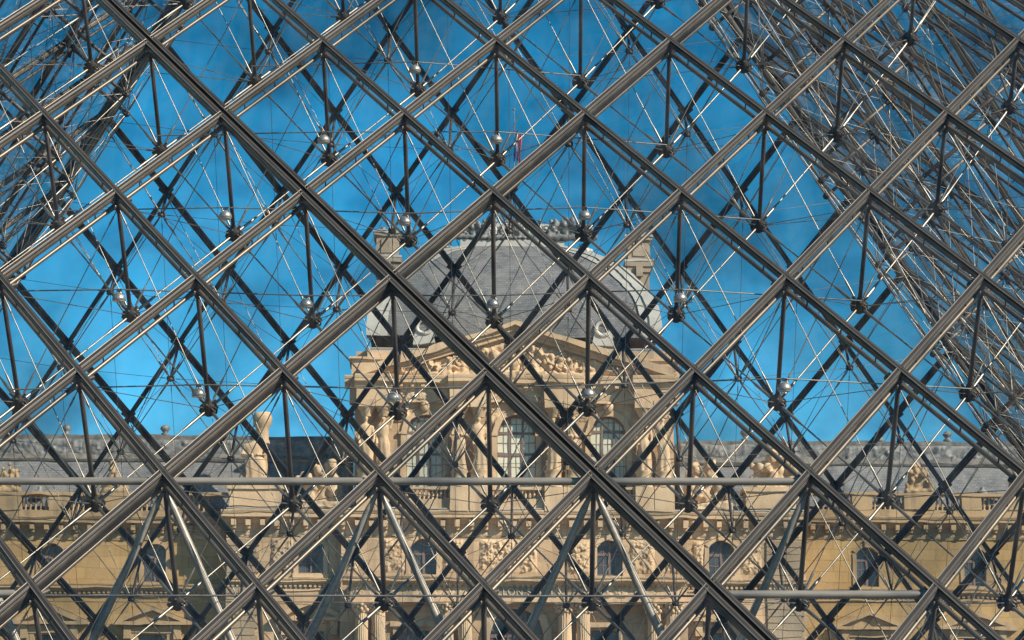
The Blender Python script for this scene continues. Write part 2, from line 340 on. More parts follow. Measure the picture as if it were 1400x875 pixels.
# cast hub at the foot of a post
mb = MB()
mb.lathe((0, 0, 0), [(0.028, 0.12), (0.040, 0.09), (0.050, 0.075), (0.058, 0.055), (0.058, -0.055), (0.044, -0.075), (0.022, -0.085)], 10, 'hub')
for k in range(4):
    t = math.pi/4+k*math.pi/2+(0.22 if k % 2 else -0.22)
    u = Vector((math.cos(t), math.sin(t), 0)); w = Vector((-math.sin(t), math.cos(t), 0))
    for e in (-1, 1):
        p = u*0.035+w*0.019*e
        vs = []
        for (a_, z_) in ((0.0, -0.05), (0.05, -0.045), (0.068, 0.0), (0.05, 0.035), (0.0, 0.055)):
            for th in (-0.006, 0.006): vs.append(p+u*a_+w*th+Vector((0, 0, z_)))
        fs = [(0, 2, 4, 6, 8), (9, 7, 5, 3, 1)]+[(2*i, 2*i+1, (2*i+3) % 10, (2*i+2) % 10) for i in range(5)]
        mb.add(vs, fs, 'hub')
    mb.tube(u*0.082-w*0.032, u*0.082+w*0.032, 0.011, 0.011, 6, 'lug')
    t2 = k*math.pi/2
    u2 = Vector((math.cos(t2), math.sin(t2), 0)); mb.tube(u2*0.04+Vector((0, 0, 0.07)), u2*0.085+Vector((0, 0, 0.125)), 0.013, 0.010, 6, 'lug')
hub_me = mb.mesh('hub')
def rod_mesh(name, r, s0, s1, l0=0.2, l1=0.2, n=7):
    """unit rod along x; s0/s1 radius of the end sleeves"""
    mb = MB(); mb.tube((0, 0, 0), (1, 0, 0), r, r, n, 'rod', False)
    for (sr_, x0, x1) in ((s0, 0.05, l0), (s1, 0.95, 1-l1)):
        if sr_:
            mid = x0+(x1-x0)*0.75
            mb.tube((x0, 0, 0), (mid, 0, 0), sr_, sr_, n, 'rod'); mb.tube((mid, 0, 0), (x1, 0, 0), sr_, r*1.1, n, 'rod', False)
    return mb.mesh(name)
chord_me = rod_mesh('tie_rod', 0.0090, 0.0170, 0.0170, 0.24, 0.24)
brace_me = rod_mesh('brace_rod', 0.0055, 0.010, 0.0125, 0.10, 0.16)
cable_me = rod_mesh('cable', 0.0045, 0.009, 0.009, 0.09, 0.09, 6)
def pane_mesh(tri=False, mat='glass', name='glass_pane'):
    p0, p1, p2 = node(0, 0), node(1, 0), node(1, 1); ctr = (p1+p2)*0.5
    xa = Vector((1, 0, 0)); ya = (node(0, 0)-ctr).normalized(); hw, hh = D/2, (node(0, 0)-ctr).length
    i = 0.024/math.sin(angx/2); j = 0.024/math.cos(angx/2)
    poly = [(-hw+j, 0), (0, -hh+i), (hw-j, 0), (0, hh-i)]
    if tri: poly = [(-hw+2*j, 0.03), (hw-2*j, 0.03), (0, hh-i)]
    n = len(poly); mb = MB()
    mb.add([(x, y, -0.008) for x, y in poly]+[(x, y, 0.004) for x, y in poly], [tuple(range(n))[::-1], tuple(range(n, 2*n))]+[(k, (k+1) % n, n+(k+1) % n, n+k) for k in range(n)], mat)
    return mb.mesh(name), xa, ya
pane_near, PX, PY = pane_mesh(); pane_far = pane_mesh(mat='glass_far')[0]
tri_near = pane_mesh(True)[0]; tri_far = pane_mesh(True, 'glass_far')[0]

pools = {}
def put(kind, me, mw, pts, children=()):
    """queue one piece; pts = points in pyramid space used to rank it by its size in view"""
    pr = [project(np.array(p)) for p in pts]
    size = 0.0
    if all(p is not None for p in pr):
        inside = any(-70 < p[0] < 1470 and -70 < p[1] < 945 for p in pr)
        if inside: size = max(math.hypot(pr[0][0]-p[0], pr[0][1]-p[1]) for p in pr[1:])+1.0
    pools.setdefault(kind, []).append((size, me, mw, children))
def rod_mw(p, q):
    m = frame_mat(p, q, (q-p).orthogonal()); return m @ Matrix.Diagonal((((q-p).length), 1, 1, 1))
out_n = -nin
for k in range(4):
    RK = rotk(k); R3 = RK.to_3x3()
    far = k == 2
    for r in range(N):
        for c in range(r+1):
            for kind_, c2 in (('f', c), ('b', c+1)):
                if (kind_ == 'f' and c == 0) or (kind_ == 'b' and c == r): continue
                p, q = node(r, c), node(r+1, c2)
                wide = 0
                if k == 0 and kind_ == 'b' and (r-c) == 6: wide = 1
                if k == 0 and kind_ == 'f' and c == 6: wide = 1
                mw = RK @ frame_mat(p, q, out_n)
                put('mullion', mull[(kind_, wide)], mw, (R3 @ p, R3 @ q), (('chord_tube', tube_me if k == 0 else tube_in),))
    for r in range(1, N):
        for c in range(r+1):
            p, h = node(r, c), hubp(r, c)
            if 0 < c < r or r % 1 == 0:
                mpost = RK @ frame_mat(p, p+Vector((1, 0, 0)), out_n) @ Matrix.Translation((0, 0, -0.17)) @ Matrix.Diagonal((1, 1, depth(r, c)-0.17, 1))
                if 0 < c < r:
                    put('post', post_me, mpost, (R3 @ p, R3 @ h))
                    put('node_bracket', brk_me, RK @ frame_mat(p, p+Vector((1, 0, 0)), out_n), (R3 @ p, R3 @ (p+nin*0.25)))
                    put('hub', hub_me, RK @ frame_mat(h, h+Vector((1, 0, 0)), out_n) @ Matrix.Scale(1.0 if k == 0 else 0.72, 4), (R3 @ h, R3 @ (h+nin*0.2)))
            if r < N-1 or True:
                for c2 in (c, c+1):
                    if r+1 <= N-1:
                        q = hubp(r+1, c2)
                        if (c2 == c and c > 0) or (c2 == c+1 and c < r):
                            put('tie_rod', chord_me, RK @ rod_mw(h, q), (R3 @ h, R3 @ q))
                            pn = p+nin*0.21
                            put('brace_rod', brace_me, RK @ rod_mw(pn, q), (R3 @ pn, R3 @ q))
                            if 0 < c < r:
                                pn2 = node(r+1, c2)+nin*0.21
                                if 0 < c2 < r+1: put('counter_rod', cable_me, RK @ rod_mw(h, pn2), (R3 @ h, R3 @ pn2))
            if k != 0 and 0 < c < r and r+2 < N:
                q = hubp(r+2, c+1); put('slope_cable', cable_me, RK @ rod_mw(h, q), (R3 @ h, R3 @ q))
            if c < r and (k != 0 or c in (0, 1, 2, r-1, r-2, r-3)):
                q = hubp(r, c+1)
                put('level_cable', cable_me, RK @ rod_mw(h, q), (R3 @ h, R3 @ q))
    for r in range(0, N):
        for c in range(r+1):
            ctr = (node(r+1, c)+node(r+1, c+1))*0.5
            mw = RK @ Matrix(((PX.x, PY.x, out_n.x, ctr.x), (PX.y, PY.y, out_n.y, ctr.y), (PX.z, PY.z, out_n.z, ctr.z), (0, 0, 0, 1)))
            if r <= N-2: put('glass_pane', pane_far if far else pane_near, mw, (R3 @ node(r+1, c), R3 @ node(r+1, c+1), R3 @ ctr))
            else: put('glass_pane', tri_far if far else tri_near, mw, (R3 @ node(r+1, c), R3 @ node(r+1, c+1), R3 @ ctr))
TO = Matrix.Translation(OFF)
def joined(name, items, parent):
    V = []; F = []; MI = []; SMO = []; mats = []; off = 0
    for me, mw in items:
        nv = len(me.vertices); co = np.empty(nv*3); me.vertices.foreach_get('co', co); co = co.reshape(-1, 3)
        mm = np.array(mw); V.append(co @ mm[:3, :3].T + mm[:3, 3])
        mp = []
        for m in me.materials:
            if m not in mats: mats.append(m)
            mp.append(mats.index(m))
        for pl in me.polygons:
            F.append([v+off for v in pl.vertices]); MI.append(mp[pl.material_index]); SMO.append(pl.use_smooth)
        off += nv
    me = bpy.data.meshes.new(name); me.from_pydata(np.concatenate(V).tolist(), [], F)
    for m in mats: me.materials.append(m)
    me.polygons.foreach_set('material_index', MI); me.polygons.foreach_set('use_smooth', SMO); me.update()
    return tag(link(name, me, parent), kind='stuff')
caps_ = {'counter_rod': 250, 'slope_cable': 200, 'level_cable': 250}
rest_name = {'mullion': 'lattice', 'post': 'posts_beyond', 'glass_pane': 'glazing', 'hub': 'hub_cluster', 'tie_rod': 'tie_web', 'brace_rod': 'brace_web', 'node_bracket': 'bracket_cluster'}
for kind_, items in pools.items():
    items.sort(key=lambda t: -t[0])
    cap_n = caps_.get(kind_, 300)
    rest = []; tubes = []
    for i, (size, me, mw, ch) in enumerate(items):
        if i < cap_n and size > 6.0:
            o = link(kind_, me, pyr, TO @ mw)
            for cn, cm in ch: link(cn, cm, o)
        else:
            rest.append((me, TO @ mw))
            for cn, cm in ch: rest.append((cm, TO @ mw))
    if rest: joined(rest_name.get(kind_, kind_+'_web'), rest, pyr)
# corner beams along the four arrises
mb = MB(); ap = node(0, 0); ft = node(N, N); ln = (ft-ap).length
for (y0, y1, z0, z1, m_) in ((-0.055, 0.055, -0.02, 0.03, 'cap'), (-0.045, 0.045, -0.08, -0.021, 'gasket')):
    mb.box(0.05, ln, y0, y1, z0, z1, m_)
mb.tube((0.1, 0, -0.22), (ln, 0, -0.22), 0.06, 0.06, 10, 'tube')
beam = mb.mesh('corner_beam')
for k in range(4):
    link('corner_beam', beam, pyr, TO @ rotk(k) @ frame_mat(ap, ft, Vector((1, -1, 1)).normalized()))
# level tubes and raking props of the doorway
for (r, i0, i1) in [(14, i, i+1) for i in (-2, -1, 0, 1)]+[(15, 1.5, 2.5), (15, -2.5, -1.5)]:
    p = node(r, 0); b = Vector((0, p.y, p.z))+nin*0.12
    mb = MB(); mb.tube((i0*D+0.05, b.y, b.z), (i1*D-0.05, b.y, b.z), 0.036, 0.036, 14, 'pale')
    link('level_tube', mb.mesh('level_tube'), pyr, TO)
b = Vector((0, node(15, 0).y, node(15, 0).z))+nin*0.14
mb = MB(); mb.tube((-1.5*D, b.y, b.z), (1.5*D, b.y, b.z), 0.009, 0.009, 8, 'cable'); link('level_wire', mb.mesh('level_wire'), pyr, TO)
for i in (-2, -1, 0, 1, 2):
    for s in (-1, 1):
        if (i == 2 and s == 1) or (i == -2 and s == -1): continue
        p = Vector((i*D, node(14, 0).y, node(14, 0).z))+nin*0.2
        q = Vector((i*D+s*1.0*D*1.0, p.y+0.35, 0.1))
        d = (q-p).normalized()
        mb = MB(); mb.tube(p+d*0.05, p+d*0.22, 0.016, 0.036, 12, 'pale'); mb.tube(p+d*0.22, q, 0.036, 0.036, 12, 'pale')
        link('raking_prop', mb.mesh('raking_prop'), pyr, TO)
# plinth
mb = MB(); e0, e1 = A-0.5, A+0.35
for (x0, x1, y0, y1) in ((-e1, e1, -e1, -e0), (-e1, e1, e0, e1), (-e1, -e0, -e0, e0), (e0, e1, -e0, e0)):
    mb.box(x0, x1, y0, y1, 0.0, -GZ-0.05, 'granite')
mb.build('plinth', pyr)

# ------------------------------------------------------------------ spotlights on level cables
mb = MB()
mb.lathe((0, 0, 0), [(0.078, -0.060), (0.084, -0.055), (0.084, -0.022), (0.078, -0.010), (0.072, 0.004), (0.058, 0.022), (0.034, 0.034), (0.014, 0.040)], 18, 'lamp')
lamp_body = mb.mesh('shade')
mb = MB(); mb.lathe((0, 0, 0), [(0.074, -0.066), (0.074, -0.0605)], 16, 'lens'); lamp_lens = mb.mesh('lens')
mb = MB(); mb.box(-0.03, 0.03, -0.018, 0.018, 0.058, 0.085, 'hub'); mb.tube((0, 0, 0.036), (0, 0, 0.07), 0.008, 0.008, 8, 'lamp')
mb.tube((-0.055, 0, 0.0), (-0.03, 0, 0.06), 0.006, 0.006, 6, 'lamp'); mb.tube((0.055, 0, 0.0), (0.03, 0, 0.06), 0.006, 0.006, 6, 'lamp')
lamp_br = mb.mesh('bracket')
lamps = {8: [0], 9: [-.5, .5], 10: [-1, 0, 1], 11: [-1.5, -.5, .5, 1.5], 12: [-1, 0, 1, 2]}
for r, ids in lamps.items():
    pts = []
    def hp(i): return hubp(r, int(round(i+r/2)))
    L = [hp(i)+Vector((0, -0.85, 0.03)) for i in ids]
    pts = [hp(ids[0]-1)+Vector((0, -0.5, 0.05))]+[q+Vector((0, 0, 0.072)) for q in L]+[hp(ids[-1]+1)+Vector((0, -0.2, 0.02))]
    mb = MB()
    for p, q in zip(pts, pts[1:]): mb.tube(p, q, 0.0075, 0.0075, 8, 'cable')
    link('lamp_cable', mb.mesh('lamp_cable'), pyr, TO)
    for q in L:
        e = empty('spotlight', q); e.scale = (0.85, 0.85, 0.85)
        tag(e, 'small silver bell-shaped spotlight clipped to a level steel cable inside the glass pyramid', 'lamp', 'spotlights on the cables of the pyramid')
        link('shade', lamp_body, e); link('lens', lamp_lens, e); link('bracket', lamp_br, e)

# ------------------------------------------------------------------ the palace behind
BO = Vector((0, 110.0, GZ)); BR = R(2.0)
cb, sb = math.cos(BR), math.sin(BR)
def P(u, v, dy=0.0):
    """photo pixel -> (x, z) on the palace's own plane y = dy"""
    d = fwd*FPX+rgt*(u-700)-upv*(v-437.5)
    o = CAM-np.array(BO); lo = np.array([cb*o[0]+sb*o[1], -sb*o[0]+cb*o[1], o[2]]); ld = np.array([cb*d[0]+sb*d[1], -sb*d[0]+cb*d[1], d[2]])
    t = (dy-lo[1])/ld[1]; q = lo+ld*t
    return q[0], q[2]
def PXX(u, dy=0.0, v=650): return P(u, v, dy)[0]
def PZ(v, dy=0.0, u=703): return P(u, v, dy)[1]

def wall_open(mb, x0, x1, z0, z1, y, th, ops, mat):
    """wall with segmental/round-headed openings: ops = (xc, width, zbottom, zspring, rise)"""
    ops = sorted(ops); xs = x0
    for (xc, w, zb, zs, rise) in ops:
        mb.box(xs, xc-w/2, y, y+th, z0, z1, mat)
        if zb > z0: mb.box(xc-w/2, xc+w/2, y, y+th, z0, zb, mat)
        n = 12; pts = []
        for i in range(n+1):
            t = -1+2*i/n
            zz = zs+(rise*math.sqrt(max(0, 1-t*t)) if rise >= w/2-0.01 else rise*(1-t*t))
            pts.append((xc+t*w/2, zz))
        for (a, za), (b_, zb_) in zip(pts, pts[1:]):
            mb.add([(a, y, za), (b_, y, zb_), (b_, y, z1), (a, y, z1), (a, y+th, za), (b_, y+th, zb_), (b_, y+th, z1), (a, y+th, z1)],
                   [(0, 1, 2, 3), (0, 4, 5, 1), (7, 6, 5, 4), (3, 2, 6, 7)], mat)
        xs = xc+w/2
    mb.box(xs, x1, y, y+th, z0, z1, mat)
def arch_trim(mb, xc, w, zb, zs, rise, y, t, proud, mat):
    """moulded surround standing proud of the wall"""
    mb.box(xc-w/2-t, xc-w/2-0.002, y-proud, y, zb, zs, mat); mb.box(xc+w/2+0.002, xc+w/2+t, y-proud, y, zb, zs, mat)
    n = 14; pts = []
    for i in range(n+1):
        tt = -1+2*i/n
        f = math.sqrt(max(0, 1-tt*tt)) if rise >= w/2-0.01 else (1-tt*tt)
        pts.append(((xc+tt*w/2, zs+rise*f), (xc+tt*(w/2+t), zs+(rise+t)*f if rise >= w/2-0.01 else zs+rise*f+t*(0.6+0.4*f))))
    for ((a, za), (a2, za2)), ((b_, zb_), (b2, zb2)) in zip(pts, pts[1:]):
        mb.add([(a, y-proud, za), (b_, y-proud, zb_), (b2, y-proud, zb2), (a2, y-proud, za2), (a, y, za), (b_, y, zb_), (b2, y, zb2), (a2, y, za2)],
               [(0, 1, 2, 3), (0, 4, 5, 1), (3, 2, 6, 7)], mat)
    mb.box(xc-0.16, xc+0.16, y-proud-0.09, y-0.001, zs+rise-0.02, zs+rise+t+0.14, mat)
def window(parent, xc, w, zb, zt, y, nx, rows, pane, name='window', transom=None, arch=None):
    """casement: frame and muntins one mesh, each pane a mesh of its own"""
    fr = MB(); fw = 0.085; mu = 0.035
    fr.box(xc-w/2, xc-w/2+fw, y, y+0.09, zb, zt, 'wood'); fr.box(xc+w/2-fw, xc+w/2, y, y+0.09, zb, zt, 'wood')
    fr.box(xc-w/2+fw, xc+w/2-fw, y+0.002, y+0.088, zb, zb+fw*1.3, 'wood')
    xs = [xc-w/2+fw+(w-2*fw)*i/nx for i in range(nx+1)]
    zs = rows
    for i in range(1, nx):
        big = (nx == 2) or (i % 2 == 0) or nx == 3
        hw = 0.06 if big else mu/2
        fr.box(xs[i]-hw, xs[i]+hw, y-0.01 if big else y+0.02, y+0.085, zb+fw*1.3, zt, 'wood')
    for j, z in enumerate(zs[1:-1]):
        hw = 0.075 if transom is not None and j in transom else mu/2
        fr.box(xc-w/2+fw, xc+w/2-fw, y+0.01 if hw > 0.05 else y+0.03, y+0.08, z-hw, z+hw, 'wood')
    if nx in (2, 3):        # thin glazing bars within each light
        for i in range(nx):
            m_ = (xs[i]+xs[i+1])/2; fr.box(m_-0.016, m_+0.016, y+0.035, y+0.075, zb+fw*1.3, zt, 'wood')
    if arch:
        zs_, r_ = arch; pts = [(math.cos(math.pi*i/14), math.sin(math.pi*i/14)) for i in range(15)]
        for (c0, s0_), (c1, s1_) in zip(pts, pts[1:]):
            fr.prism_y([(xc+c0*r_*1.06, zs_+s0_*r_*1.06), (xc+c1*r_*1.06, zs_+s1_*r_*1.06), (xc+c1*(r_-.13), zs_+s1_*(r_-.13)), (xc+c0*(r_-.13), zs_+s0_*(r_-.13))][::-1], y-.03, y+.0085, 'wood')
    wo_ = fr.build(name, parent)
    for i in range(nx):
        for j in range(len(zs)-1):
            mb = MB(); tx = random.uniform(-0.012, 0.012)
            x0, x1, z0, z1 = xs[i]+0.004, xs[i+1]-0.004, zs[j]+0.004, zs[j+1]-0.004
            mb.add([(x0, y+0.055+tx, z0), (x1, y+0.055-tx, z0), (x1, y+0.055-tx, z1), (x0, y+0.055+tx, z1), (x0, y+0.065+tx, z0), (x1, y+0.065-tx, z0), (x1, y+0.065-tx, z1), (x0, y+0.065+tx, z1)],
                   [(0, 1, 2, 3), (7, 6, 5, 4), (0, 4, 5, 1), (3, 2, 6, 7), (1, 5, 6, 2), (0, 3, 7, 4)], pane)
            mb.build('pane', wo_)
    return wo_
def swirl(seed, w, h, n, s0, s1):
    rd = random.Random(seed); cs = []
    for i in range(n):
        cs.append((rd.uniform(0.06, 0.94)*w, rd.uniform(0.08, 0.92)*h, rd.uniform(s0, s1), rd.uniform(0, 6.28), rd.choice((-1, 1)), rd.uniform(0.6, 1.0)))
    def f(x, z):
        best = 0.0
        for (cx, cz, s, ph, sg, a) in cs:
            dx, dz = x-cx, z-cz; r2 = dx*dx+dz*dz
            if r2 > 5*s*s: continue
            r = math.sqrt(r2); th = math.atan2(dz, dx)
            v = a*math.exp(-r2/(1.3*s*s))*(0.55+0.45*math.cos(sg*th*2+ph+r/s*4.5))*(0.78+0.22*math.cos(th*7+ph*2+r/s*5))
            if v > best: best = v
        e = min(x, w-x, z, h-z)
        return best*min(1, max(0, e/(0.10*h)))
    return f
def relief(parent, name, x0, x1, z0, z1, y, amp, seed, n, s0, s1, mat='stone', res=0.075, clip=None):
    """carved panel: a height field standing proud of plane y"""
    w, h = x1-x0, z1-z0; nx, nz = max(3, int(w/res)), max(3, int(h/res)); f = swirl(seed, w, h, n, s0, s1)
    vs = []; fs = []
    for j in range(nz+1):
        for i in range(nx+1):
            x, z = w*i/nx, h*j/nz
            a = f(x, z)
            if clip: a *= clip(x0+x, z0+z)
            edge = i in (0, nx) or j in (0, nz)
            vs.append((x0+x, y+(0.03 if edge else -0.004)-amp*a, z0+z))
    for j in range(nz):
        for i in range(nx):
            o = j*(nx+1)+i; q = (o, o+1, o+nx+2, o+nx+1)
            if clip and all(clip(vs[t][0], vs[t][2]) <= 0 for t in q): continue
            fs.append(q)
    mb = MB(); mb.add(vs, fs, mat, True)
    return mb.build(name, parent)
def remeshed(mb, name, vox, disp=0.0, seed=0):
    me = mb.mesh(name+'_raw'); o = bpy.data.objects.new('tmp', me); col.objects.link(o)
    md = o.modifiers.new('r', 'REMESH'); md.mode = 'VOXEL'; md.voxel_size = vox
    dg = bpy.context.evaluated_depsgraph_get(); out = bpy.data.meshes.new_from_object(o.evaluated_get(dg)); out.name = name
    bpy.data.objects.remove(o); bpy.data.meshes.remove(me)
    if disp:
        nv = len(out.vertices)
        for v in out.vertices:
            q = Vector(v.co)*4.0+Vector((seed*3.1, 0, 0)); v.co += Vector(v.normal)*disp*noise.noise(q)
    out.polygons.foreach_set('use_smooth', [True]*len(out.polygons))
    return out
def figure(seed, hgt, mat, arm=0, wide=1.0):
    """draped standing stone figure, feet at z=0, facing -y, one continuous mesh"""
    rd = random.Random(seed); mb = MB(); k = hgt/7.6
    prof = [(0.0, .98, .74), (.5, .96, .72), (1.4, .88, .68), (2.5, .82, .62), (3.4, .86, .62), (3.9, .80, .58), (4.5, .62, .46), (5.1, .74, .50), (5.7, .86, .50), (6.05, .84, .44), (6.25, .48, .34), (6.42, .26, .26), (6.62, .25, .25)]
    n = 28; vs = []; fs = []; ph = rd.uniform(0, 6); sway = rd.choice((-1, 1))*0.12
    L = []
    for j in range(len(prof)-1):
        for q in range(3): L.append(tuple(prof[j][t]+(prof[j+1][t]-prof[j][t])*q/3 for t in range(3)))
    L.append(prof[-1])
    for (z, rx, ry) in L:
        fold = 0.13*max(0, 1-z/4.2)+0.03*(1 if z < 6 else 0)
        for i in range(n):
            t = 2*math.pi*i/n; m_ = 1+fold*math.sin(7*t+ph+z*0.45)+0.4*fold*math.sin(13*t-z)
            vs.append((k*wide*(rx*m_*math.cos(t)+sway*math.sin(z*0.8)), k*ry*m_*math.sin(t), k*z))
    m = len(L)
    for j in range(m-1):
        for i in range(n): fs.append((j*n+i, j*n+(i+1) % n, (j+1)*n+(i+1) % n, (j+1)*n+i))
    fs.append(tuple(range(n))[::-1]); fs.append(tuple(range((m-1)*n, m*n))); mb.add(vs, fs, mat)
    mb.ball((sway*k*-0.8, -0.04*k, 7.08*k), .36*k, .42*k, .52*k, mat, 12, 8)
    mb.ball((sway*k*-0.8, -0.42*k, 7.0*k), .07*k, .12*k, .10*k, mat, 6, 4)
    mb.ball((sway*k*-0.8, 0.10*k, 7.28*k), .42*k, .42*k, .38*k, mat, 10, 6)
    for s in (-1, 1):
        sh = Vector((s*.80*wide, 0, 5.75))*k
        if arm == 1 and s == 1: el = Vector((1.15*wide, -.2, 6.7))*k; ha = Vector((.75*wide, -.25, 7.6))*k
        elif arm == 2: el = Vector((s*1.05*wide, -.25, 4.7))*k; ha = Vector((s*.25*wide, -.72, 4.6))*k
        else: el = Vector((s*1.05*wide, .0, 4.6))*k; ha = Vector((s*.95*wide, -.45, 3.6))*k
        mb.tube(sh, el, .25*k, .19*k, 8, mat); mb.ball(el, .19*k, .19*k, .19*k, mat, 8, 5); mb.tube(el, ha, .18*k, .13*k, 8, mat); mb.ball(ha, .17*k, .17*k, .2*k, mat, 8, 5); mb.ball(sh, .28*k, .26*k, .27*k, mat, 8, 5)
    return remeshed(mb, 'statue', max(0.03, 0.075*k*1.6), 0.035*k, seed)
def heap(seed, w, h, d, n, mat, slope=0.0):
    """cluster of carved forms (trophy or group) rising from z=0, about w wide and h high"""
    rd = random.Random(seed); mb = MB()
    mb.box(-w/2, w/2, -d/2, d/2, 0, h*0.12, mat)
    for i in range(int(n*1.7)):
        x = rd.uniform(-.45, .45)*w; top = h*(1-0.55*abs(x)/(w/2)+slope*x/w*1.1); z = rd.uniform(0.1, 0.92)*max(top, h*0.2)
        s = rd.uniform(.06, .15)*min(w, h)
        if rd.random() < 0.45:
            q = Vector((x+rd.uniform(-.3, .3)*w*0.6, rd.uniform(-.3, .3)*d, max(0.1*h, z+rd.uniform(-.35, .3)*h*0.6)))
            mb.tube((x, rd.uniform(-.3, .2)*d, z), q, s*.6, s*.4, 8, mat); mb.ball(q, s*.5, s*.5, s*.55, mat, 8, 6)
        mb.ball((x, rd.uniform(-.35, .2)*d, z), s*rd.uniform(.7, 1.1), s*.8, s*rd.uniform(.8, 1.3), mat, 10, 7)
        mb.ball((x, 0.1*d, z*0.5), s, s*.9, z*0.55, mat, 10, 7)
    return remeshed(mb, 'sculpture', 0.06, 0.07, seed)

def cornice_prof(y, z0, z1, out):
    """closed (y, z) profile of a moulded ledge; y = wall plane, out = projection"""
    h = z1-z0
    return [(y+0.2, z0), (y-0.12*out, z0), (y-0.22*out, z0+.12*h), (y-0.30*out, z0+.30*h), (y-0.62*out, z0+.38*h), (y-0.86*out, z0+.42*h), (y-0.86*out, z0+.66*h), (y-0.93*out, z0+.72*h), (y-1.0*out, z0+.9*h), (y-1.0*out, z1), (y+0.2, z1+0.04)]
def modillions(mb, x0, x1, step, y, out, z0, z1, w, mat):
    n = max(1, int(round((x1-x0)/step)))
    for i in range(n):
        x = x0+(i+.5)*(x1-x0)/n
        mb.box(x-w/2, x+w/2, y-out, y+0.05, z0+0.3*(z1-z0), z1, mat); mb.box(x-w/2+0.02, x+w/2-0.02, y-out*0.55, y+0.05, z0, z0+0.3*(z1-z0), mat)
def balusters(parent, x0, x1, z0, z1, y, mat, step=0.24):
    mb = MB(); n = max(1, int((x1-x0)/step)); h = z1-z0
    for i in range(n):
        x = x0+(i+.5)*(x1-x0)/n
        mb.lathe((x, y, z0), [(.075, 0), (.075, .08*h), (.04, .12*h), (.085, .36*h), (.05, .7*h), (.035, .82*h), (.07, .9*h), (.07, h)], 8, mat)
    return tag(mb.build('balusters', parent), kind='stuff')

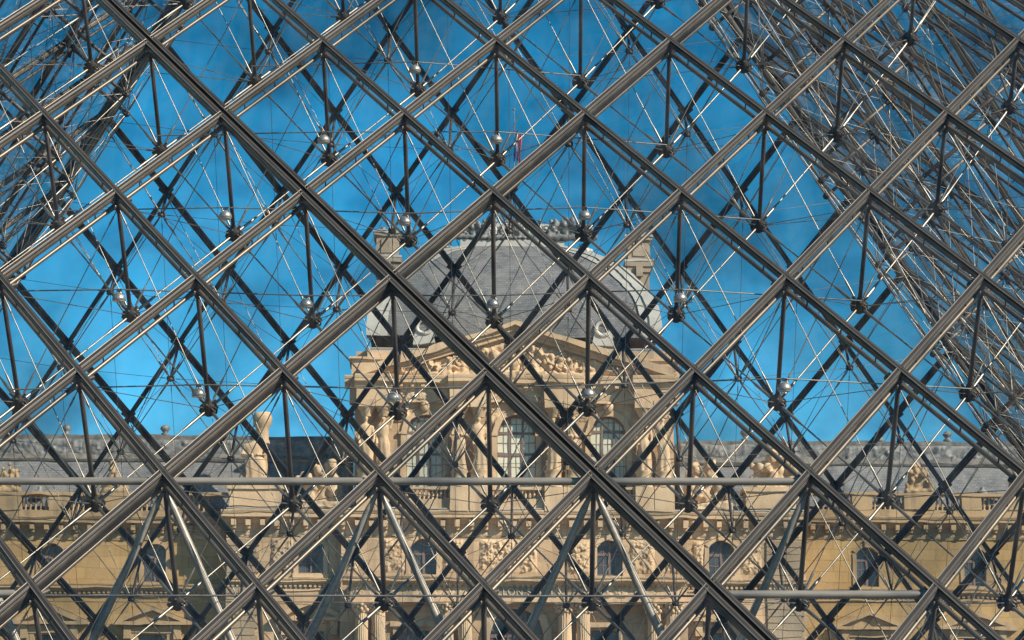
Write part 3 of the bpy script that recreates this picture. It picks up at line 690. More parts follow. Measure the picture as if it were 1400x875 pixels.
# ---- shared levels (photo rows), wings ---------------------------------------------------------
def make_wing(side):
    """side -1: left wing, +1: right wing"""
    nm = empty('palace_wing', BO, BR)
    if side < 0: tag(nm, 'ochre stone palace wing with slate roof, its end shaded by the projecting pavilion', 'building', 'palace wings')
    else: tag(nm, 'ochre stone palace wing with slate roof, sunlit right up to the pavilion', 'building', 'palace wings')
    off = 0
    xin = PXX(312) if side < 0 else PXX(1099)
    xout = -62.0 if side < 0 else 66.0
    xa, xb = min(xin, xout), max(xin, xout)
    um = 150 if side < 0 else 1250
    z = lambda v: PZ(v, 0, um)
    # bays
    if side < 0: ub = [215-140*i for i in range(9)]
    else: ub = [1183+146*i for i in range(9)]
    xw = [PXX(u) for u in ub]; xw = [x for x in xw if xa+1.5 < x < xb-1.5]
    vw0, vw1 = (796, 752) if side < 0 else (802, 757)
    w = 1.22
    ops = [(x, w, z(vw0), z(vw1), 0.34) for x in xw]
    mb = MB(); wall_open(mb, xa, xb, z(826), z(738), 0.0, 0.6, ops, 'wing'); mb.build('wall', nm)
    # lower storey with tall pedimented windows, then the plain ground storey
    w2 = 1.5; zb2, zt2 = z(985), z(868)
    mb = MB(); wall_open(mb, xa, xb, z(1010), z(826)-0.002, 0.0, 0.6, [(x, w2, zb2, zt2, 0.02) for x in xw], 'wing'); mb.build('wall', nm)
    mb = MB(); wall_open(mb, xa, xb, 0.0, z(1010)-0.002, 0.0, 0.8, [(x, 2.6, 0.02, 4.6, 1.3) for x in xw], 'wing'); mb.build('wall', nm)
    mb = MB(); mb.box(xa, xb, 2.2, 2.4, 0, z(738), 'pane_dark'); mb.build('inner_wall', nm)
    for x in xw:
        mb = MB(); arch_trim(mb, x, w, z(vw0), z(vw1), 0.34, 0.0, 0.22, 0.07, 'wing_trim'); mb.box(x-w/2-.35, x+w/2+.35, -0.16, -0.001, z(vw0)-0.22, z(vw0)-0.002, 'wing_trim'); mb.build('window_surround', nm)
        zz = z(vw0); zt = z(vw1)+0.4
        window(nm, x, w+0.1, zz, zt, 0.32, 2, [zz, zz+(zt-zz)*.24, zz+(zt-zz)*.45, zz+(zt-zz)*.66, zt], 'pane_dark', transom=(2,))
        window(nm, x, w2+0.1, zb2, zt2+0.1, 0.32, 2, [zb2+(zt2-zb2)*q/4 for q in range(4)]+[zt2+.1], 'pane_dark', transom=(2,))
        # pedimented surround of the lower window
        za = z(828 if side < 0 else 836); ze = z(850 if side < 0 else 857)
        mb = MB(); hw = 2.15
        for s in (-1, 1):
            mb.prism_y([(x+s*hw, ze), (x, za), (x, za-0.26), (x+s*(hw-0.55), ze)][::(1 if s < 0 else -1)][::-1], -0.4, 0.0, 'wing_trim')
            mb.box(x+s*1.35-.2, x+s*1.35+.2, -0.30, -0.002, ze-0.95, ze-0.22, 'wing_trim')
            mb.box(x+s*1.0-.2, x+s*1.0+.2, -0.14, -0.002, zb2, ze-0.24, 'wing_trim')
        mb.prism_y([(x-hw+.5, ze), (x+hw-.5, ze), (x, za-.2)], -0.12, 0.0, 'wing_trim')
        mb.box(x-hw, x+hw, -0.5, -0.001, ze-0.2, ze-0.004, 'wing_trim'); mb.box(x-1.6, x+1.6, -0.2, -0.003, ze-0.62, ze-0.24, 'wing_trim')
        mb.build('window_pediment', nm)
    # string course with dentils
    zc0, zc1 = (z(815), z(799)) if side < 0 else (z(822), z(806))
    mb = MB(); mb.extrude_x(cornice_prof(0.0, zc0+0.28, zc1, 0.38), xa, xb, 'wing_trim'); mb.box(xa, xb, -0.08, -0.001, zc0, zc0+0.1, 'wing_trim'); mb.build('string_course', nm)
    mb = MB(); modillions(mb, xa, xb, 0.26, 0.0, 0.14, zc0+0.1, zc0+0.30, 0.14, 'wing_trim'); tag(mb.build('dentils', nm), kind='stuff')
    # carved frieze, main cornice with brackets, parapet
    mb = MB(); mb.box(xa, xb, -0.06, 0.6, z(738)+0.002, z(722), 'wing_trim'); mb.build('frieze', nm)
    lo_, hi_ = (max(xa, PXX(-40)), xb) if side < 0 else (xa, min(xb, PXX(1440)))
    relief(nm, 'frieze_carving', lo_, hi_, z(738), z(728), -0.062, 0.10, 31+side, int((hi_-lo_)*5), .12, .24, 'wing_trim', 0.07)
    mb = MB(); mb.extrude_x(cornice_prof(-0.06, z(722), z(708), 0.66), xa, xb, 'wing_trim'); mb.build('cornice', nm)
    mb = MB(); modillions(mb, xa, xb, 0.78, -0.06, 0.46, z(729), z(718.5), 0.24, 'wing_trim'); tag(mb.build('cornice_brackets', nm), kind='stuff')
    zp0, zp1, zp2 = z(708)+0.01, z(698), z(678)
    mb = MB(); mb.box(xa, xb, -0.25, 0.6, zp0, zp1, 'wing_trim'); mb.box(xa, xb, -0.35, 0.5, zp2, zp2+0.16, 'wing_trim'); mb.build('parapet', nm)
    step = 148/25.0*0.98
    x0 = PXX(155) if side < 0 else PXX(1255)
    xs = [x0+step*i for i in range(-14, 15)]; xs = [x for x in xs if xa+0.8 < x < xb-0.8]
    edges = [xa]+xs+[xb]
    mbp = MB()
    for x in xs: mbp.box(x-0.85, x+0.85, -0.32, 0.45, zp1+0.002, zp2-0.002, 'wing_trim')
    for a, b_ in zip(edges, edges[1:]):
        lo, hi = a+0.86, b_-0.86
        if hi-lo < 0.8: continue
        mid = (lo+hi)/2; mbp.box(mid-0.55, mid+0.55, -0.27, 0.4, zp1+0.002, zp2-0.002, 'wing_trim')
        balusters(nm, lo+.05, mid-.6, zp1, zp2, 0.1, 'wing_trim'); balusters(nm, mid+.6, hi-.05, zp1, zp2, 0.1, 'wing_trim')
    mbp.build('pedestals', nm)
    hp_ = [heap(50+q+side, 1.5, 1.9, 0.8, 11, 'wing_trim') for q in range(2)]
    for i, x in enumerate(xs):
        o = link('sculpture', hp_[i % 2], nm, Matrix.Translation((x, 0.05, zp2+0.15)))
    # slate roof, lead ridge band with carved cresting
    xa, xb = (xa, PXX(478, 3)) if side < 0 else (PXX(928, 3), xb)
    zr0, zr1, zr2 = z(690), PZ(631 if side < 0 else 638, 2.6, um), PZ(598 if side < 0 else 607, 4.2, um)
    mb = MB(); mb.extrude_x([(1.0, zr0), (2.5, zr1), (9.5, zr1), (11.0, zr0)], xa, xb, 'slate'); mb.build('slate_roof', nm)
    mb = MB(); mb.extrude_x([(2.42, zr1), (2.36, zr1+0.14), (2.8, zr1+0.75), (3.2, zr2-0.45), (3.0, zr2-0.38), (3.0, zr2-0.1), (3.3, zr2), (9.2, zr2), (9.6, zr1)], xa, xb, 'old_lead'); rb = mb.build('ridge_band', nm)
    lo_, hi_ = (max(xa, PXX(-60)), xb) if side < 0 else (xa, min(xb, PXX(1460)))
    relief(nm, 'ridge_carving', lo_, hi_, zr1+0.1, zr2-0.35, 2.62, 0.22, 77+side, int((hi_-lo_)*3.2), .16, .34, 'dark_lead', 0.085)
    for u in ([88, 224, -60] if side < 0 else [1020, 1205, 1298, 1390]):
        x = PXX(u, 3.2); mb = MB(); mb.lathe((x, 3.4, zr2-0.02), [(.22, 0), (.26, .1), (.12, .16), (.2, .3), (.3, .42), (.2, .58), (.05, .66)], 10, 'dark_lead'); mb.build('ridge_finial', nm)
    for u in ([55, -90] if side < 0 else [1343, 1490]):
        x, zz = P(u, 678, 1.2); mb = MB(); mb.lathe((x, 1.1, zz-0.1), [(.2, 0), (.2, .16), (.34, .2), (.3, .3), (.12, .42), (.13, .55), (.04, .6)], 10, 'dark_lead'); mb.build('roof_vent', nm)
    return nm
wing_l = make_wing(-1); wing_r = make_wing(1)

# ---- pavilion ------------------------------------------------------------------------------------
pav = empty('palace_pavilion', BO, BR)
tag(pav, 'cream stone palace pavilion with carved pediment, figure columns and square slate dome', 'building')
YC, YP, YA = -1.65, -2.55, -2.25        # side bays, lower centre, attic storey
xl, xr = PXX(312, YC), PXX(1099, YC); xcl, xcr = PXX(468, YP), PXX(938, YP)
z = lambda v, y=YC: PZ(v, y)
def storey(xa, xb, y, back, ops, v0, v1, mat, name='wall'):
    mb = MB(); wall_open(mb, xa, xb, z(v0, y), z(v1, y), y, 0.6, ops, mat); return mb.build(name, pav)
# upper storey of the side bays and centre: segmental windows with reliefs
def seg_windows(us, y, xa, xb):
    ops = []
    for u in us:
        x = PXX(u, y); ops.append((x, 1.38, z(786, y), z(748, y), 0.42))
    storey(xa, xb, y, 0, ops, 826, 722, 'ashlar')
    for (x, w, zb, zs, rise) in ops:
        mb = MB(); arch_trim(mb, x, w, zb, zs, rise, y, 0.24, 0.09, 'stone'); mb.box(x-w/2-.3, x+w/2+.3, y-0.18, y-0.002, zb-.2, zb-.002, 'stone'); mb.build('window_surround', pav)
        zt = zs+rise+0.05
        window(pav, x, w+.1, zb, zt, y+0.3, 2, [zb, zb+(zt-zb)*.3, zb+(zt-zb)*.58, zt], 'pane_dark', transom=(1,))
seg_windows([427], YC, xl, xcl); seg_windows([985], YC, xcr, xr); seg_windows([580, 833], YP, xcl, xcr)
for (u0, u1, y, sd) in ((372, 404, YC, 1), (450, 464, YC, 2), (945, 962, YC, 3), (1010, 1040, YC, 4), (525, 556, YP, 5), (606, 640, YP, 6), (655, 735, YP, 7), (775, 806, YP, 8), (860, 895, YP, 9), (476, 492, YP, 10), (908, 930, YP, 11)):
    big = u0 == 655
    relief(pav, 'relief_panel', PXX(u0, y), PXX(u1, y), z(784, y), z(737, y), y-0.006, 0.30 if big else 0.24, 200+sd, 60 if big else 30, .11, .30, 'stone', 0.05)
# below: entablature, columns, great arch and windows
zE = lambda v: z(v, YP)
mb = MB(); arch_x = PXX(707, YP)
wall_open(mb, xcl, xcr, zE(1010), zE(826)-0.002, YP, 0.7, [(PXX(567, YP), 1.7, zE(960), zE(862), 0.02), (arch_x, 2.9, zE(990), zE(868), 1.45), (PXX(822, YP), 1.7, zE(960), zE(862), 0.02)], 'ashlar'); mb.build('wall', pav)
for (xa, xb, u) in ((xl, xcl, 427), (xcr, xr, 985)):
    x = PXX(u, YC); mb = MB(); wall_open(mb, xa, xb, z(1010), z(826)-0.002, YC, 0.6, [(x, 1.5, z(985), z(864), 0.02)], 'ashlar'); mb.build('wall', pav)
    window(pav, x, 1.6, z(985), z(864)+.1, YC+.3, 2, [z(985), z(945), z(905), z(864)+.1], 'pane_dark', transom=(1,))
    za, ze = z(822), z(845); hw = 2.0; mb = MB()
    for s in (-1, 1):
        mb.prism_y([(x+s*hw, ze), (x, za), (x, za-0.26), (x+s*(hw-0.55), ze)][::(1 if s < 0 else -1)][::-1], YC-0.4, YC, 'stone')
        mb.box(x+s*1.3-.2, x+s*1.3+.2, YC-0.30, YC-0.002, ze-0.95, ze-0.22, 'stone')
    mb.prism_y([(x-hw+.5, ze), (x+hw-.5, ze), (x, za-.2)], YC-0.12, YC, 'stone'); mb.box(x-hw, x+hw, YC-0.5, YC-0.001, ze-0.2, ze-0.004, 'stone')
    mb.build('window_pediment', pav)
for (xa, xb, yy) in ((xl, xcl, YC), (xcl, xcr, YP), (xcr, xr, YC)):
    mb = MB(); mb.box(xa, xb, yy, yy+0.8, 0.0, z(1010, yy)-0.002, 'ashlar'); mb.build('ground_storey', pav)
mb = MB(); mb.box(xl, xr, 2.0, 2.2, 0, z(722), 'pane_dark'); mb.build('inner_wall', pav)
for u in (567, 822):
    x = PXX(u, YP); window(pav, x, 1.8, zE(960), zE(862)+.1, YP+.3, 2, [zE(960), zE(925), zE(893), zE(862)+.1], 'pane_dark', transom=(1,))
    mb = MB(); mb.box(x-1.25, x+1.25, YP-.25, YP-.002, zE(858), zE(850), 'stone'); mb.box(x-1.1, x-.88, YP-.12, YP-.002, zE(960), zE(858)-.002, 'stone'); mb.box(x+.88, x+1.1, YP-.12, YP-.002, zE(960), zE(858)-.002, 'stone'); mb.build('window_surround', pav)
window(pav, arch_x, 3.0, zE(990), zE(868)+1.5, YP+.45, 3, [zE(990), zE(940), zE(900), zE(868), zE(868)+1.5], 'pane_dark', transom=(2,))
mb = MB(); arch_trim(mb, arch_x, 2.9, zE(990), zE(868), 1.45, YP, .42, .16, 'stone'); mb.build('door_arch', pav)
YF = YP-0.75
x0, x1 = PXX(478, YF), PXX(930, YF)
zf = lambda v: z(v, YF)
mb = MB(); mb.box(x0, x1, YF, YP, zf(819), zf(800), 'stone'); mb.build('frieze', pav)
mb = MB(); mb.box(x0, x1, YF-.05, YP, zf(824), zf(819)-.002, 'stone'); mb.build('architrave', pav)
mb = MB(); mb.extrude_x(cornice_prof(YF, zf(800)+.002, zf(789), 0.55), x0-.3, x1+.3, 'stone'); mb.build('string_course', pav)
mb = MB(); modillions(mb, x0, x1, 0.28, YF, .16, zf(803), zf(799), 0.15, 'stone'); tag(mb.build('dentils', pav), kind='stuff')
for (xa, xb) in ((xl, xcl), (xcr, xr)):
    mb = MB(); mb.extrude_x(cornice_prof(YC, z(805)+.2, z(792), 0.38), xa, xb, 'stone'); mb.box(xa, xb, YC-.07, YC-.001, z(809), z(806), 'stone'); mb.build('string_course', pav)
    mb = MB(); modillions(mb, xa, xb, 0.26, YC, .14, z(805.5), z(800), 0.14, 'stone'); tag(mb.build('dentils', pav), kind='stuff')
for (u0, u1, sd) in ((482, 545, 1), (552, 640, 2), (770, 858, 3), (865, 928, 4)):
    relief(pav, 'frieze_carving', PXX(u0, YF), PXX(u1, YF), zf(818), zf(801), YF-.004, .14, 300+sd, int((u1-u0)/4), .14, .26, 'stone', .06)
# the inscription
mb = MB(); mb.box(PXX(650, YF), PXX(760, YF), YF-.016, YF-.001, zf(817.5), zf(802), 'frieze_shade'); mb.build('inscription_shade_panel', pav)  # added dark panel: paints the frieze's shade behind the letters
fc = bpy.data.curves.new('inscription', 'FONT'); fc.body = 'PAVILLON SULLY'; fc.size = 0.50; fc.align_x = 'CENTER'; fc.align_y = 'CENTER'; fc.extrude = 0.02; fc.space_character = 1.12
to = bpy.data.objects.new('tmp', fc); col.objects.link(to)
tm = bpy.data.meshes.new_from_object(to.evaluated_get(bpy.context.evaluated_depsgraph_get())); bpy.data.objects.remove(to)
tm.materials.clear(); tm.materials.append(M['gold'])
link('inscription', tm, pav, Matrix.Translation((PXX(705, YF), YF-0.038, zf(809.5))) @ Matrix.Rotation(math.pi/2, 4, 'X'))
# fluted columns with leafy capitals
mb = MB(); n = 40; zt_, zb_ = zf(838), zf(990); vs = []; fs = []
for j in range(7):
    t = j/6; r = 0.40*(1-0.14*t*t)
    for i in range(n):
        a = 2*math.pi*i/n; q = r*(1-0.07*(0.5+0.5*math.cos(20*a))); vs.append((q*math.cos(a), q*math.sin(a), zb_+(zt_-zb_)*t))
for j in range(6):
    for i in range(n): fs.append((j*n+i, j*n+(i+1) % n, (j+1)*n+(i+1) % n, (j+1)*n+i))
mb.add(vs, fs, 'stone'); mb.lathe((0, 0, zb_-.5), [(.58, 0), (.58, .2), (.5, .24), (.54, .34), (.43, .44), (.42, .5)], 20, 'stone'); col_me = mb.mesh('column')
mb = MB(); hcap = zf(824)-zt_
mb.lathe((0, 0, zt_), [(.36, 0), (.40, .05*hcap), (.36, .1*hcap), (.40, .5*hcap), (.52, .84*hcap), (.52, .86*hcap)], 16, 'stone')
for ring, (rr, zz, nn) in enumerate(((.40, .22, 8), (.45, .5, 8), (.52, .74, 8))):
    for i in range(nn):
        a = 2*math.pi*(i+.5*ring)/nn; mb.ball((rr*math.cos(a), rr*math.sin(a), zt_+zz*hcap), .11, .11, .13*hcap/.55, 'stone', 7, 5)
mb.box(-.56, .56, -.56, .56, zt_+.86*hcap, zt_+hcap, 'stone'); cap_me = mb.mesh('capital')
mb = MB(); mb.box(-.66, .66, -.66, .55, zf(1010)-2.0, zb_-.5, 'stone'); ped_me = mb.mesh('pedestal')
for u in (497, 520, 612, 637, 772, 797, 893, 918):
    mw = Matrix.Translation((PXX(u, YF), YF+.05, 0)); c_ = link('column', col_me, pav, mw); link('capital', cap_me, c_); link('pedestal', ped_me, c_)
# main cornice over the upper storey
for (xa, xb, yy) in ((xl, xcl+.002, YC), (xcl-.3, xcr+.3, YP), (xcr-.002, xr, YC)):
    mb = MB(); mb.box(xa, xb, yy-.05, yy+.6, z(735, yy), z(716, yy), 'stone'); mb.build('frieze', pav)
    mb = MB(); mb.extrude_x(cornice_prof(yy-.05, z(717, yy), z(700, yy), 0.66), xa-(.3 if yy == YC and xa == xl else 0), xb+(.3 if xb == xr else 0), 'stone'); mb.build('cornice', pav)
    mb = MB(); modillions(mb, xa, xb, .76, yy-.05, .46, z(725, yy), z(713, yy), .26, 'stone'); tag(mb.build('cornice_brackets', pav), kind='stuff')
    relief(pav, 'frieze_carving', xa+.05, xb-.05, z(734, yy), z(725, yy), yy-.053, .11, int(400+xa), int((xb-xa)*4), .13, .24, 'stone', .065)
    mb = MB(); mb.extrude_x([(yy-.64, z(700, yy)+.045), (yy-.64, z(700, yy)+.10), (yy+.1, z(700, yy)+.22), (yy+.1, z(700, yy)+.045)], xa, xb, 'lead'); mb.build('lead_flashing', pav)
# rusticated quoins: each block a piece of its own
for u0, u1 in ((313, 357), (1046, 1096)):
    xa, xb = PXX(u0, YC), PXX(u1, YC); zz = z(985); i = 0
    bm_ = None
    while zz < z(738):
        ins = 0.0 if i % 2 else 0.16
        mb = MB(); mb.box(xa, xb-ins, YC-.10, YC-.001, zz+.02, zz+.355, 'quoin'); mb.build('quoin_block', pav); zz += .375; i += 1
# ---- attic storey
za_ = lambda v: z(v, YA)
xal, xar = PXX(484, YA), PXX(922, YA)
aw = [(PXX(580, YA), 2.0), (PXX(706, YA), 2.12), (PXX(832, YA), 1.95)]
ops = [(x, w, za_(668), za_(568)-w/2, w/2) for x, w in aw]
mb = MB(); wall_open(mb, xal, xar, za_(702), za_(552), YA, .7, ops, 'ashlar'); mb.build('wall', pav)
mb = MB(); mb.box(xal, xal+.7, YA+.7, 14, za_(702), za_(478), 'ashlar'); mb.box(xar-.7, xar, YA+.7, 14, za_(702), za_(478), 'ashlar'); mb.build('side_walls', pav)
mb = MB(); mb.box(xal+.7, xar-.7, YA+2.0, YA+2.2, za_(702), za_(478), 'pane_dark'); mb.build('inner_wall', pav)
for (x, w, zb, zs, rise) in ops:
    mb = MB(); arch_trim(mb, x, w, zb, zs, rise, YA, .30, .14, 'stone'); mb.ball((x, YA-.28, zs+rise+.45), .26, .22, .32, 'stone', 10, 8); mb.box(x-w/2-.42, x-w/2+.04, YA-.2, YA+.2, zs-.1, zs+.04, 'stone'); mb.box(x+w/2-.04, x+w/2+.42, YA-.2, YA+.2, zs-.1, zs+.04, 'stone'); mb.build('window_surround', pav)
    zt = zs+rise+.05; rows = [zb, zb+.62, zb+1.24, zb+1.9, zb+2.55, zs+.1, zs+.65, zt]
    window(pav, x, w+.12, zb, zt, YA+.22, 3, rows, 'pane_pale', transom=(2, 4), arch=(zs, rise))
    for s in (-1, 1): relief(pav, 'spandrel_carving', x+s*(w/2+.22)-.42, x+s*(w/2+.22)+.42, zs+.55, zs+rise+.55, YA-.004, .2, int(500+x*7+s), 6, .18, .32, 'stone', .06)
cary = [figure(11, 3.05, 'stone', 0), figure(12, 3.05, 'stone', 1), figure(13, 3.05, 'stone', 2)]
for i, u in enumerate((500, 524, 628, 655, 757, 783, 881, 907)):
    x = PXX(u, YA-.7); zb = z(643, YA-.7)
    link('statue', cary[i % 3], pav, Matrix.Translation((x, YA-.62, zb)) @ Matrix.Rotation(random.uniform(-.25, .25), 4, 'Z'))
    mb = MB(); mb.box(x-.5, x+.5, YA-1.05, YA-.002, z(702, YA), z(668, YA), 'stone'); mb.lathe((x, YA-.6, z(668, YA)+.002), [(.5, 0), (.5, .2), (.44, .26), (.44, .75), (.5, .82), (.5, zb-z(668, YA)-.005)], 14, 'stone'); mb.build('statue_pedestal', pav)
    zc = zb+3.0; mb = MB(); mb.lathe((x, YA-.55, zc), [(.26, -.06), (.30, .1), (.42, .3), (.48, .42)], 12, 'stone')
    mb.box(x-.5, x+.5, YA-1.02, YA-.002, zc+.42, max(za_(552)+.05, zc+.5), 'stone'); mb.build('statue_capital', pav)
# balustrade beneath the windows
for (x, w) in aw:
    mb = MB(); mb.box(x-w/2-.55, x+w/2+.55, YA-.72, YA-.35, za_(672), za_(668), 'stone'); mb.box(x-w/2-.55, x+w/2+.55, YA-.72, YA-.35, za_(702), za_(685), 'stone'); mb.build('balustrade_rail', pav)
    balusters(pav, x-w/2-.5, x+w/2+.5, za_(685), za_(672), YA-.54, 'stone', .23)
# attic entablature
xe0, xe1 = PXX(476, YA-.6), PXX(930, YA-.6)
mb = MB(); mb.box(xe0, xe1, YA-.3, YA+.7, za_(552)+.005, za_(534), 'stone'); mb.build('frieze', pav)
for (u0, u1) in ((486, 537), (614, 668), (744, 796), (868, 921)):
    mb = MB(); mb.box(PXX(u0, YA-.8), PXX(u1, YA-.8), YA-.95, YA-.302, za_(552)+.007, za_(534)-.002, 'stone'); mb.extrude_x(cornice_prof(YA-.95, za_(534)+.003, za_(517)-.01, .3), PXX(u0, YA-.8)-.1, PXX(u1, YA-.8)+.1, 'stone'); mb.build('entablature_block', pav)
relief(pav, 'frieze_carving', xe0+.1, xe1-.1, z(548, YA-.3), z(536, YA-.3), YA-.305, .12, 611, 90, .14, .26, 'stone', .065)
mb = MB(); mb.extrude_x(cornice_prof(YA-.3, za_(534)+.003, za_(517), .5), xe0-.25, xe1+.25, 'stone'); mb.build('cornice', pav)
mb = MB(); modillions(mb, xe0, xe1, .62, YA-.3, .34, za_(535), za_(527), .22, 'stone'); tag(mb.build('cornice_brackets', pav), kind='stuff')
# pediment
YPD = YA-.5
zp = lambda v: z(v, YPD)
pl, pr_, pa = PXX(486, YPD), PXX(926, YPD), PXX(704, YPD); zb, zt = zp(517)+.06, zp(441)
ped = MB(); ped.prism_y([(pl+.5, zb), (pr_-.5, zb), (pa, zt-.55)], YPD+.25, YPD+1.2, 'stone'); ped.build('pediment', pav)
for s, xe in ((-1, pl), (1, pr_)):
    for (o0, o1, y0) in ((0.0, -.22, -.5), (-.2205, -.42, -.3), (-.4205, -.72, -.1)):
        pts = [(xe, zb+.02+max(0, o0+.35)), (pa, zt+o0), (pa, zt+o1), (xe+(-s)*(.02-o1*1.6), zb+.02)]
        if s < 0: pts = pts[::-1]
        mb = MB(); mb.prism_y(pts, YPD+y0, YPD+1.2+y0*.05, 'stone'); mb.build('raking_cornice', pav)
sl = (zt-zb-.9)/((pr_-pl)/2)
def clip_tri(x, zz): return 1.0 if zz < zt-1.0-abs(x-pa)*sl*1.02 else 0.0
relief(pav, 'tympanum_carving', pl+1.0, pr_-1.0, zb+.05, zt-.8, YPD+.245, .65, 700, 46, .3, .7, 'stone', .08, clip_tri)
tymp = [heap(90, 3.4, 2.1, .8, 16, 'stone'), heap(91, 3.6, 1.3, .7, 16, 'stone', .5), heap(92, 3.6, 1.3, .7, 16, 'stone', -.5)]
for me, u in zip(tymp, (704, 628, 780)):
    link('tympanum_figures', me, pav, Matrix.Translation((PXX(u, YPD), YPD+.15, zb+.03)))
# stepped attic blocks behind the pediment ends
for (u0, u1, ua, ub_) in ((479, 570, 500, 560), (840, 930, 850, 912)):
    mb = MB(); y = YA-.2
    mb.box(PXX(u0, y), PXX(u1, y), y, y+3, z(517, y), z(493, y), 'stone'); mb.box(PXX(u0, y)-.15, PXX(u1, y)+.15, y-.15, y+3, z(493, y)+.003, z(489.5, y), 'stone')
    mb.box(PXX(ua, y), PXX(ub_, y), y+.3, y+3, z(489.5, y)+.003, z(479, y), 'stone'); mb.build('attic_block', pav)
mb = MB(); mb.box(PXX(500, YA), PXX(912, YA), YA+.6, 15.0, z(520, YA), z(478, YA)-.02, 'stone'); mb.extrude_x(cornice_prof(YA+.6, z(482, YA), z(474.5, YA), .35), PXX(498, YA), PXX(914, YA), 'lead'); mb.build('roof_base', pav)
# dome: square plan, bulging sides
uc = 703.0; prof = [(476, 190), (462, 190), (448, 188.5), (434, 185), (420, 179), (408, 171), (396, 161), (384, 149), (373, 135), (363, 119), (354, 100), (347, 80), (341, 62)]
YD0 = YA+.9; hw0 = (PXX(uc+190, YD0, 476)-PXX(uc-190, YD0, 476))/2; ycd = YD0+hw0; xcd = PXX(uc, YD0, 476)
rings = []
for v, hwp in prof:
    hw = hw0*hwp/190.0
    for _ in range(3):
        yf = ycd-hw; zz = PZ(v, ycd-hw*0.6); hw = (PXX(uc+hwp, ycd-hw*0.3, v)-PXX(uc-hwp, ycd-hw*0.3, v))/2
    rings.append((hw, zz))
mb = MB(); vs = []; fs = []; seg = 1
for hw, zz in rings: vs += [(xcd-hw, ycd-hw, zz), (xcd+hw, ycd-hw, zz), (xcd+hw, ycd+hw, zz), (xcd-hw, ycd+hw, zz)]
for j in range(len(rings)-1):
    for i in range(4): fs.append((j*4+i, j*4+(i+1) % 4, (j+1)*4+(i+1) % 4, (j+1)*4+i))
fs.append(tuple(range(len(vs)-4, len(vs)))); mb.add(vs, fs, 'slate'); dome = mb.build('dome_roof', pav)
for i, (sx_, sy_) in enumerate(((-1, -1), (1, -1), (1, 1), (-1, 1))):        # lead hips
    for (wd, pr2) in ((.95, .10), (.45, .20)):
        mb = MB(); vs = []; fs = []
        for hw, zz in rings:
            h2 = hw+pr2; w_ = min(wd, hw*.9)
            cxx, cyy = xcd+sx_*h2, ycd+sy_*h2
            vs += [(cxx-sx_*(w_+pr2), cyy, zz), (cxx, cyy, zz), (cxx, cyy-sy_*(w_+pr2), zz), (cxx-sx_*(w_+pr2), cyy-sy_*(pr2+.05), zz), (cxx-sx_*(pr2+.05), cyy-sy_*(w_+pr2), zz)]
        for j in range(len(rings)-1):
            o, o2 = j*5, j*5+5
            for a_, b_ in ((0, 1), (1, 2), (3, 0), (2, 4)): fs.append((o+a_, o+b_, o2+b_, o2+a_))
        mb.add(vs, fs, 'lead'); mb.build('hip', dome)
# lead band and cresting on top of the dome
hwt, ztop = rings[-1]
mb = MB(); mb.box(xcd-hwt-.35, xcd+hwt+.35, ycd-hwt-.35, ycd+hwt+.35, ztop-.15, ztop+.25, 'lead'); mb.box(xcd-hwt-.1, xcd+hwt+.1, ycd-hwt-.1, ycd+hwt+.1, ztop+.252, ztop+.6, 'dark_lead'); mb.build('crown_band', dome)
yq = ycd-hwt-.1; zc0 = ztop+.6; zc1 = PZ(306, yq)
mb = MB(); xs0, xs1 = xcd-hwt-.25, xcd+hwt+.25; nseg = 9
mb.box(xs0, xs1, yq-.05, yq+.1, zc1-.16, zc1, 'lead')
for i in range(nseg+1):
    x = xs0+(xs1-xs0)*i/nseg; mb.lathe((x, yq, zc0-.01), [(.11, 0), (.07, .1), (.12, (zc1-zc0)*.5), (.06, (zc1-zc0)*.8), (.10, zc1-zc0)], 8, 'lead'); mb.ball((x, yq, zc1+.14), .13, .13, .17, 'dark_lead', 8, 6)
for i in range(nseg):
    x = xs0+(xs1-xs0)*(i+.5)/nseg; rr = (zc1-zc0)*.3; zc = (zc0+zc1)/2; hub = None
    for q in range(12):
        a0, a1 = 2*math.pi*q/12, 2*math.pi*(q+1)/12
        mb.tube((x+rr*math.cos(a0), yq, zc+rr*math.sin(a0)), (x+rr*math.cos(a1), yq, zc+rr*math.sin(a1)), .06, .06, 6, 'dark_lead')
    mb.ball((x, yq, zc), .13, .09, .13, 'lead', 8, 6)
    for s in (-1, 1): mb.tube((x+s*rr*.7, yq, zc-rr*.7), (x+s*rr*1.3, yq, zc0), .05, .07, 6, 'dark_lead')
mb.build('cresting', dome)
crest = heap(95, 3.0, 1.5, .7, 14, 'dark_lead')
for u, s in ((650, .8), (780, 1.0), (700, .7)): link('crest_sculpture', crest, dome, Matrix.Translation((PXX(u, yq), yq-.1, zc0-.3)) @ Matrix.Diagonal((s, s, s*1.25, 1)))
crest2 = heap(96, 2.0, 1.0, .6, 10, 'lead', -.8)
for u, v, s in ((612, 352, 1), (796, 352, -1)):
    link('hip_sculpture', crest2, dome, Matrix.Translation((PXX(u, yq), yq, PZ(v, yq))) @ Matrix.Diagonal((s*1.0, 1, 1, 1)))
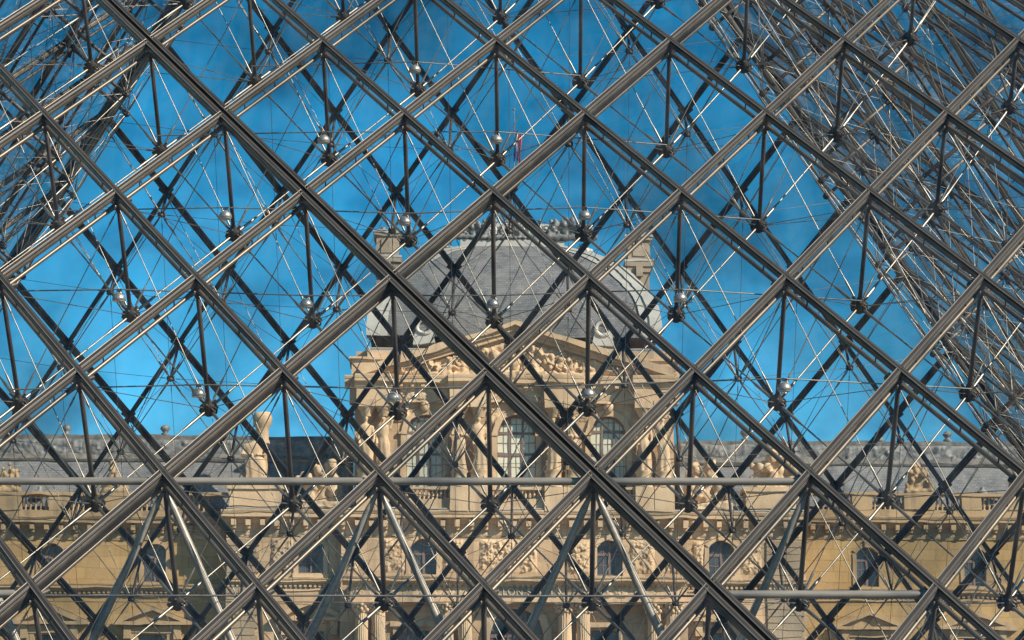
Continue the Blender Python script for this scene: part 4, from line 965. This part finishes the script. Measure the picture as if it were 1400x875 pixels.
# bull's-eye dormers
for u, v in ((580, 449), (824, 450)):
    zz0 = PZ(v, YD0); x = PXX(u, YD0, v)
    yy = YD0-.25
    mb = MB(); n = 20
    for (r0, r1, ya, yb, m_) in ((.27, .50, yy-.18, yy+1.6, 'lead'),):
        vs = []; fs = []
        for i in range(n):
            a = 2*math.pi*i/n
            for rr, yq2 in ((r0, ya+.04), (r1*.86, ya-.05), (r1, ya+.02), (r1, yb), (r0, ya+.5)): vs.append((x+rr*math.cos(a), yq2, zz0+rr*math.sin(a)))
        for i in range(n):
            o, o2 = i*5, ((i+1) % n)*5
            for a_, b_ in ((0, 1), (1, 2), (2, 3), (4, 0)): fs.append((o+a_, o+b_, o2+b_, o2+a_))
        mb.add(vs, fs, m_, True)
    mb.prism_y([(x-.62, zz0-.95), (x+.62, zz0-.95), (x+.46, zz0-.25), (x-.46, zz0-.25)], yy-.1, yy+1.2, 'lead'); mb.ball((x, yy-.2, zz0+.56), .13, .1, .13, 'lead', 8, 6)
    d_ = mb.build('dormer', dome); mb = MB(); mb.lathe((0, 0, 0), [(.29, 0), (.29, .02)], 16, 'pane_dark'); link('pane', mb.mesh('pane'), d_, Matrix.Translation((x, yy+.2, zz0)) @ Matrix.Rotation(math.pi/2, 4, 'X'))
# chimneys
for (u0, u1, v0) in ((512, 546, 317), (857, 891, 320)):
    y = YA+4.5; xa, xb = PXX(u0, y, 380), PXX(u1, y, 380); zt = PZ(v0, y); zl = PZ(v0+34, y)
    mb = MB(); mb.box(xa+.12, xb-.12, y, y+2.2, z(480, YA)-1, zl-.75, 'chimney'); mb.box(xa+.02, xb-.02, y-.1, y+2.3, zl-.748, zl-.4, 'chimney'); mb.box(xa-.1, xb+.1, y-.22, y+2.42, zl-.398, zl-.12, 'chimney')
    mb.box(xa+.08, xb-.08, y-.02, y+2.2, zl+.002, zt-.3, 'chimney'); mb.box(xa+.35, xb-.35, y-.08, y-.021, zl+.2, zt-.5, 'chimney'); c_ = mb.build('chimney', pav)
    mb = MB(); mb.box(xa-.12, xb+.12, y-.24, y+2.44, zl-.118, zl, 'lead'); mb.build('chimney_ledge', c_)
    mb = MB(); mb.box(xa-.04, xb+.04, y-.14, y+2.3, zt-.298, zt-.14, 'chimney'); mb.box(xa-.1, xb+.1, y-.2, y+2.36, zt-.138, zt, 'lead'); mb.build('chimney_cap', c_)
    mb = MB()
    for q in range(2): mb.lathe((xa+.45+q*.55, y+1, zt), [(.16, 0), (.14, .35), (.17, .4)], 10, 'chimney')
    mb.build('chimney_pots', c_)
    mb = MB(); xm = (xa+xb)/2; mb.box(xm-.2, xm+.2, y-.3, y-.05, zl-1.0, zl-.4, 'chimney'); mb.build('chimney_bracket', c_)
# flagpole and flag
zf0, zf1 = ztop+.5, PZ(150, ycd); xf = PXX(703, ycd, 200)
mb = MB(); mb.tube((xf, ycd, zf0), (xf, ycd, zf1), .045, .022, 8, 'dark_lead'); mb.ball((xf, ycd, zf1+.06), .09, .09, .09, 'dark_lead', 8, 6); fp = mb.build('flagpole', pav)
za, zb = PZ(176, ycd), PZ(216, ycd); mb = MB()
for (t0, t1, m_) in ((0, .36, 'blue'), (.36, .52, 'white'), (.52, 1, 'red')):
    vs = []; fs = []; nz = 14; nx = 6
    for j in range(nz+1):
        for i in range(nx+1):
            t = t0+(t1-t0)*i/nx; q = j/nz
            x = xf+.04+t*.42*(1-.2*q)+.05*math.sin(9*t+4*q); y = ycd+.14*math.sin(14*t+2*q); zz = za+(zb-za)*q*(1-.05*t)-t*.55
            vs.append((x, y, zz))
    for j in range(nz):
        for i in range(nx): o = j*(nx+1)+i; fs.append((o, o+1, o+nx+2, o+nx+1))
    mb.add(vs, fs, m_, True)
fl = mb.build('flag', fp)
# figures and trophies beside the attic storey
ps = PXX(350, YC)
for (u0, u1, um_) in ((315, 386, 347), (1018, 1086, 1058)):
    mb = MB(); mb.box(PXX(u0, YC), PXX(u1, YC), YC-.5, YC+1.4, z(700)+.2, z(672), 'stone'); mb.box(PXX(u0, YC)-.12, PXX(u1, YC)+.12, YC-.62, YC+1.5, z(672)+.002, z(666), 'stone'); mb.build('statue_pedestal', pav)
big = figure(21, 2.9, 'stone', 2, 1.75)
link('statue', big, pav, Matrix.Translation((PXX(347, YC), YC+.4, z(666))))
mb = MB(); xs_ = PXX(356, YC); mb.box(xs_-.3, xs_+.3, YC+.5, YC+1.1, z(666), z(606), 'stone'); mb.lathe((xs_, YC+.8, z(606)+.002), [(.44, 0), (.36, .3), (.36, .9), (.5, 1.0), (.56, 1.5), (.46, 1.75), (.2, 1.8)], 12, 'stone'); mb.build('trophy_post', pav)
tro = heap(97, 2.3, 2.6, 1.1, 16, 'stone'); link('sculpture', tro, pav, Matrix.Translation((PXX(1062, YC), YC+.4, z(666))))
gl_ = heap(98, 3.0, 3.0, 1.2, 22, 'stone', .55); gr_ = heap(99, 2.6, 3.0, 1.2, 22, 'stone', -.55)
link('sculpture', gl_, pav, Matrix.Translation((PXX(430, YC), YC-.1, z(697)))); link('sculpture', gr_, pav, Matrix.Translation((PXX(968, YC), YC-.1, z(697))))
mb = MB(); mb.box(xl+.1, xcl, YC+.4, 10, z(700), z(690), 'lead'); mb.box(xcr, xr-.1, YC+.4, 10, z(700), z(690), 'lead'); mb.build('terrace_roof', pav)
mb = MB(); mb.box(xl, xl+.6, YC+.6, 2.0, 0, z(700), 'ashlar'); mb.box(xr-.6, xr, YC+.6, 2.0, 0, z(700), 'ashlar'); mb.build('return_walls', pav)
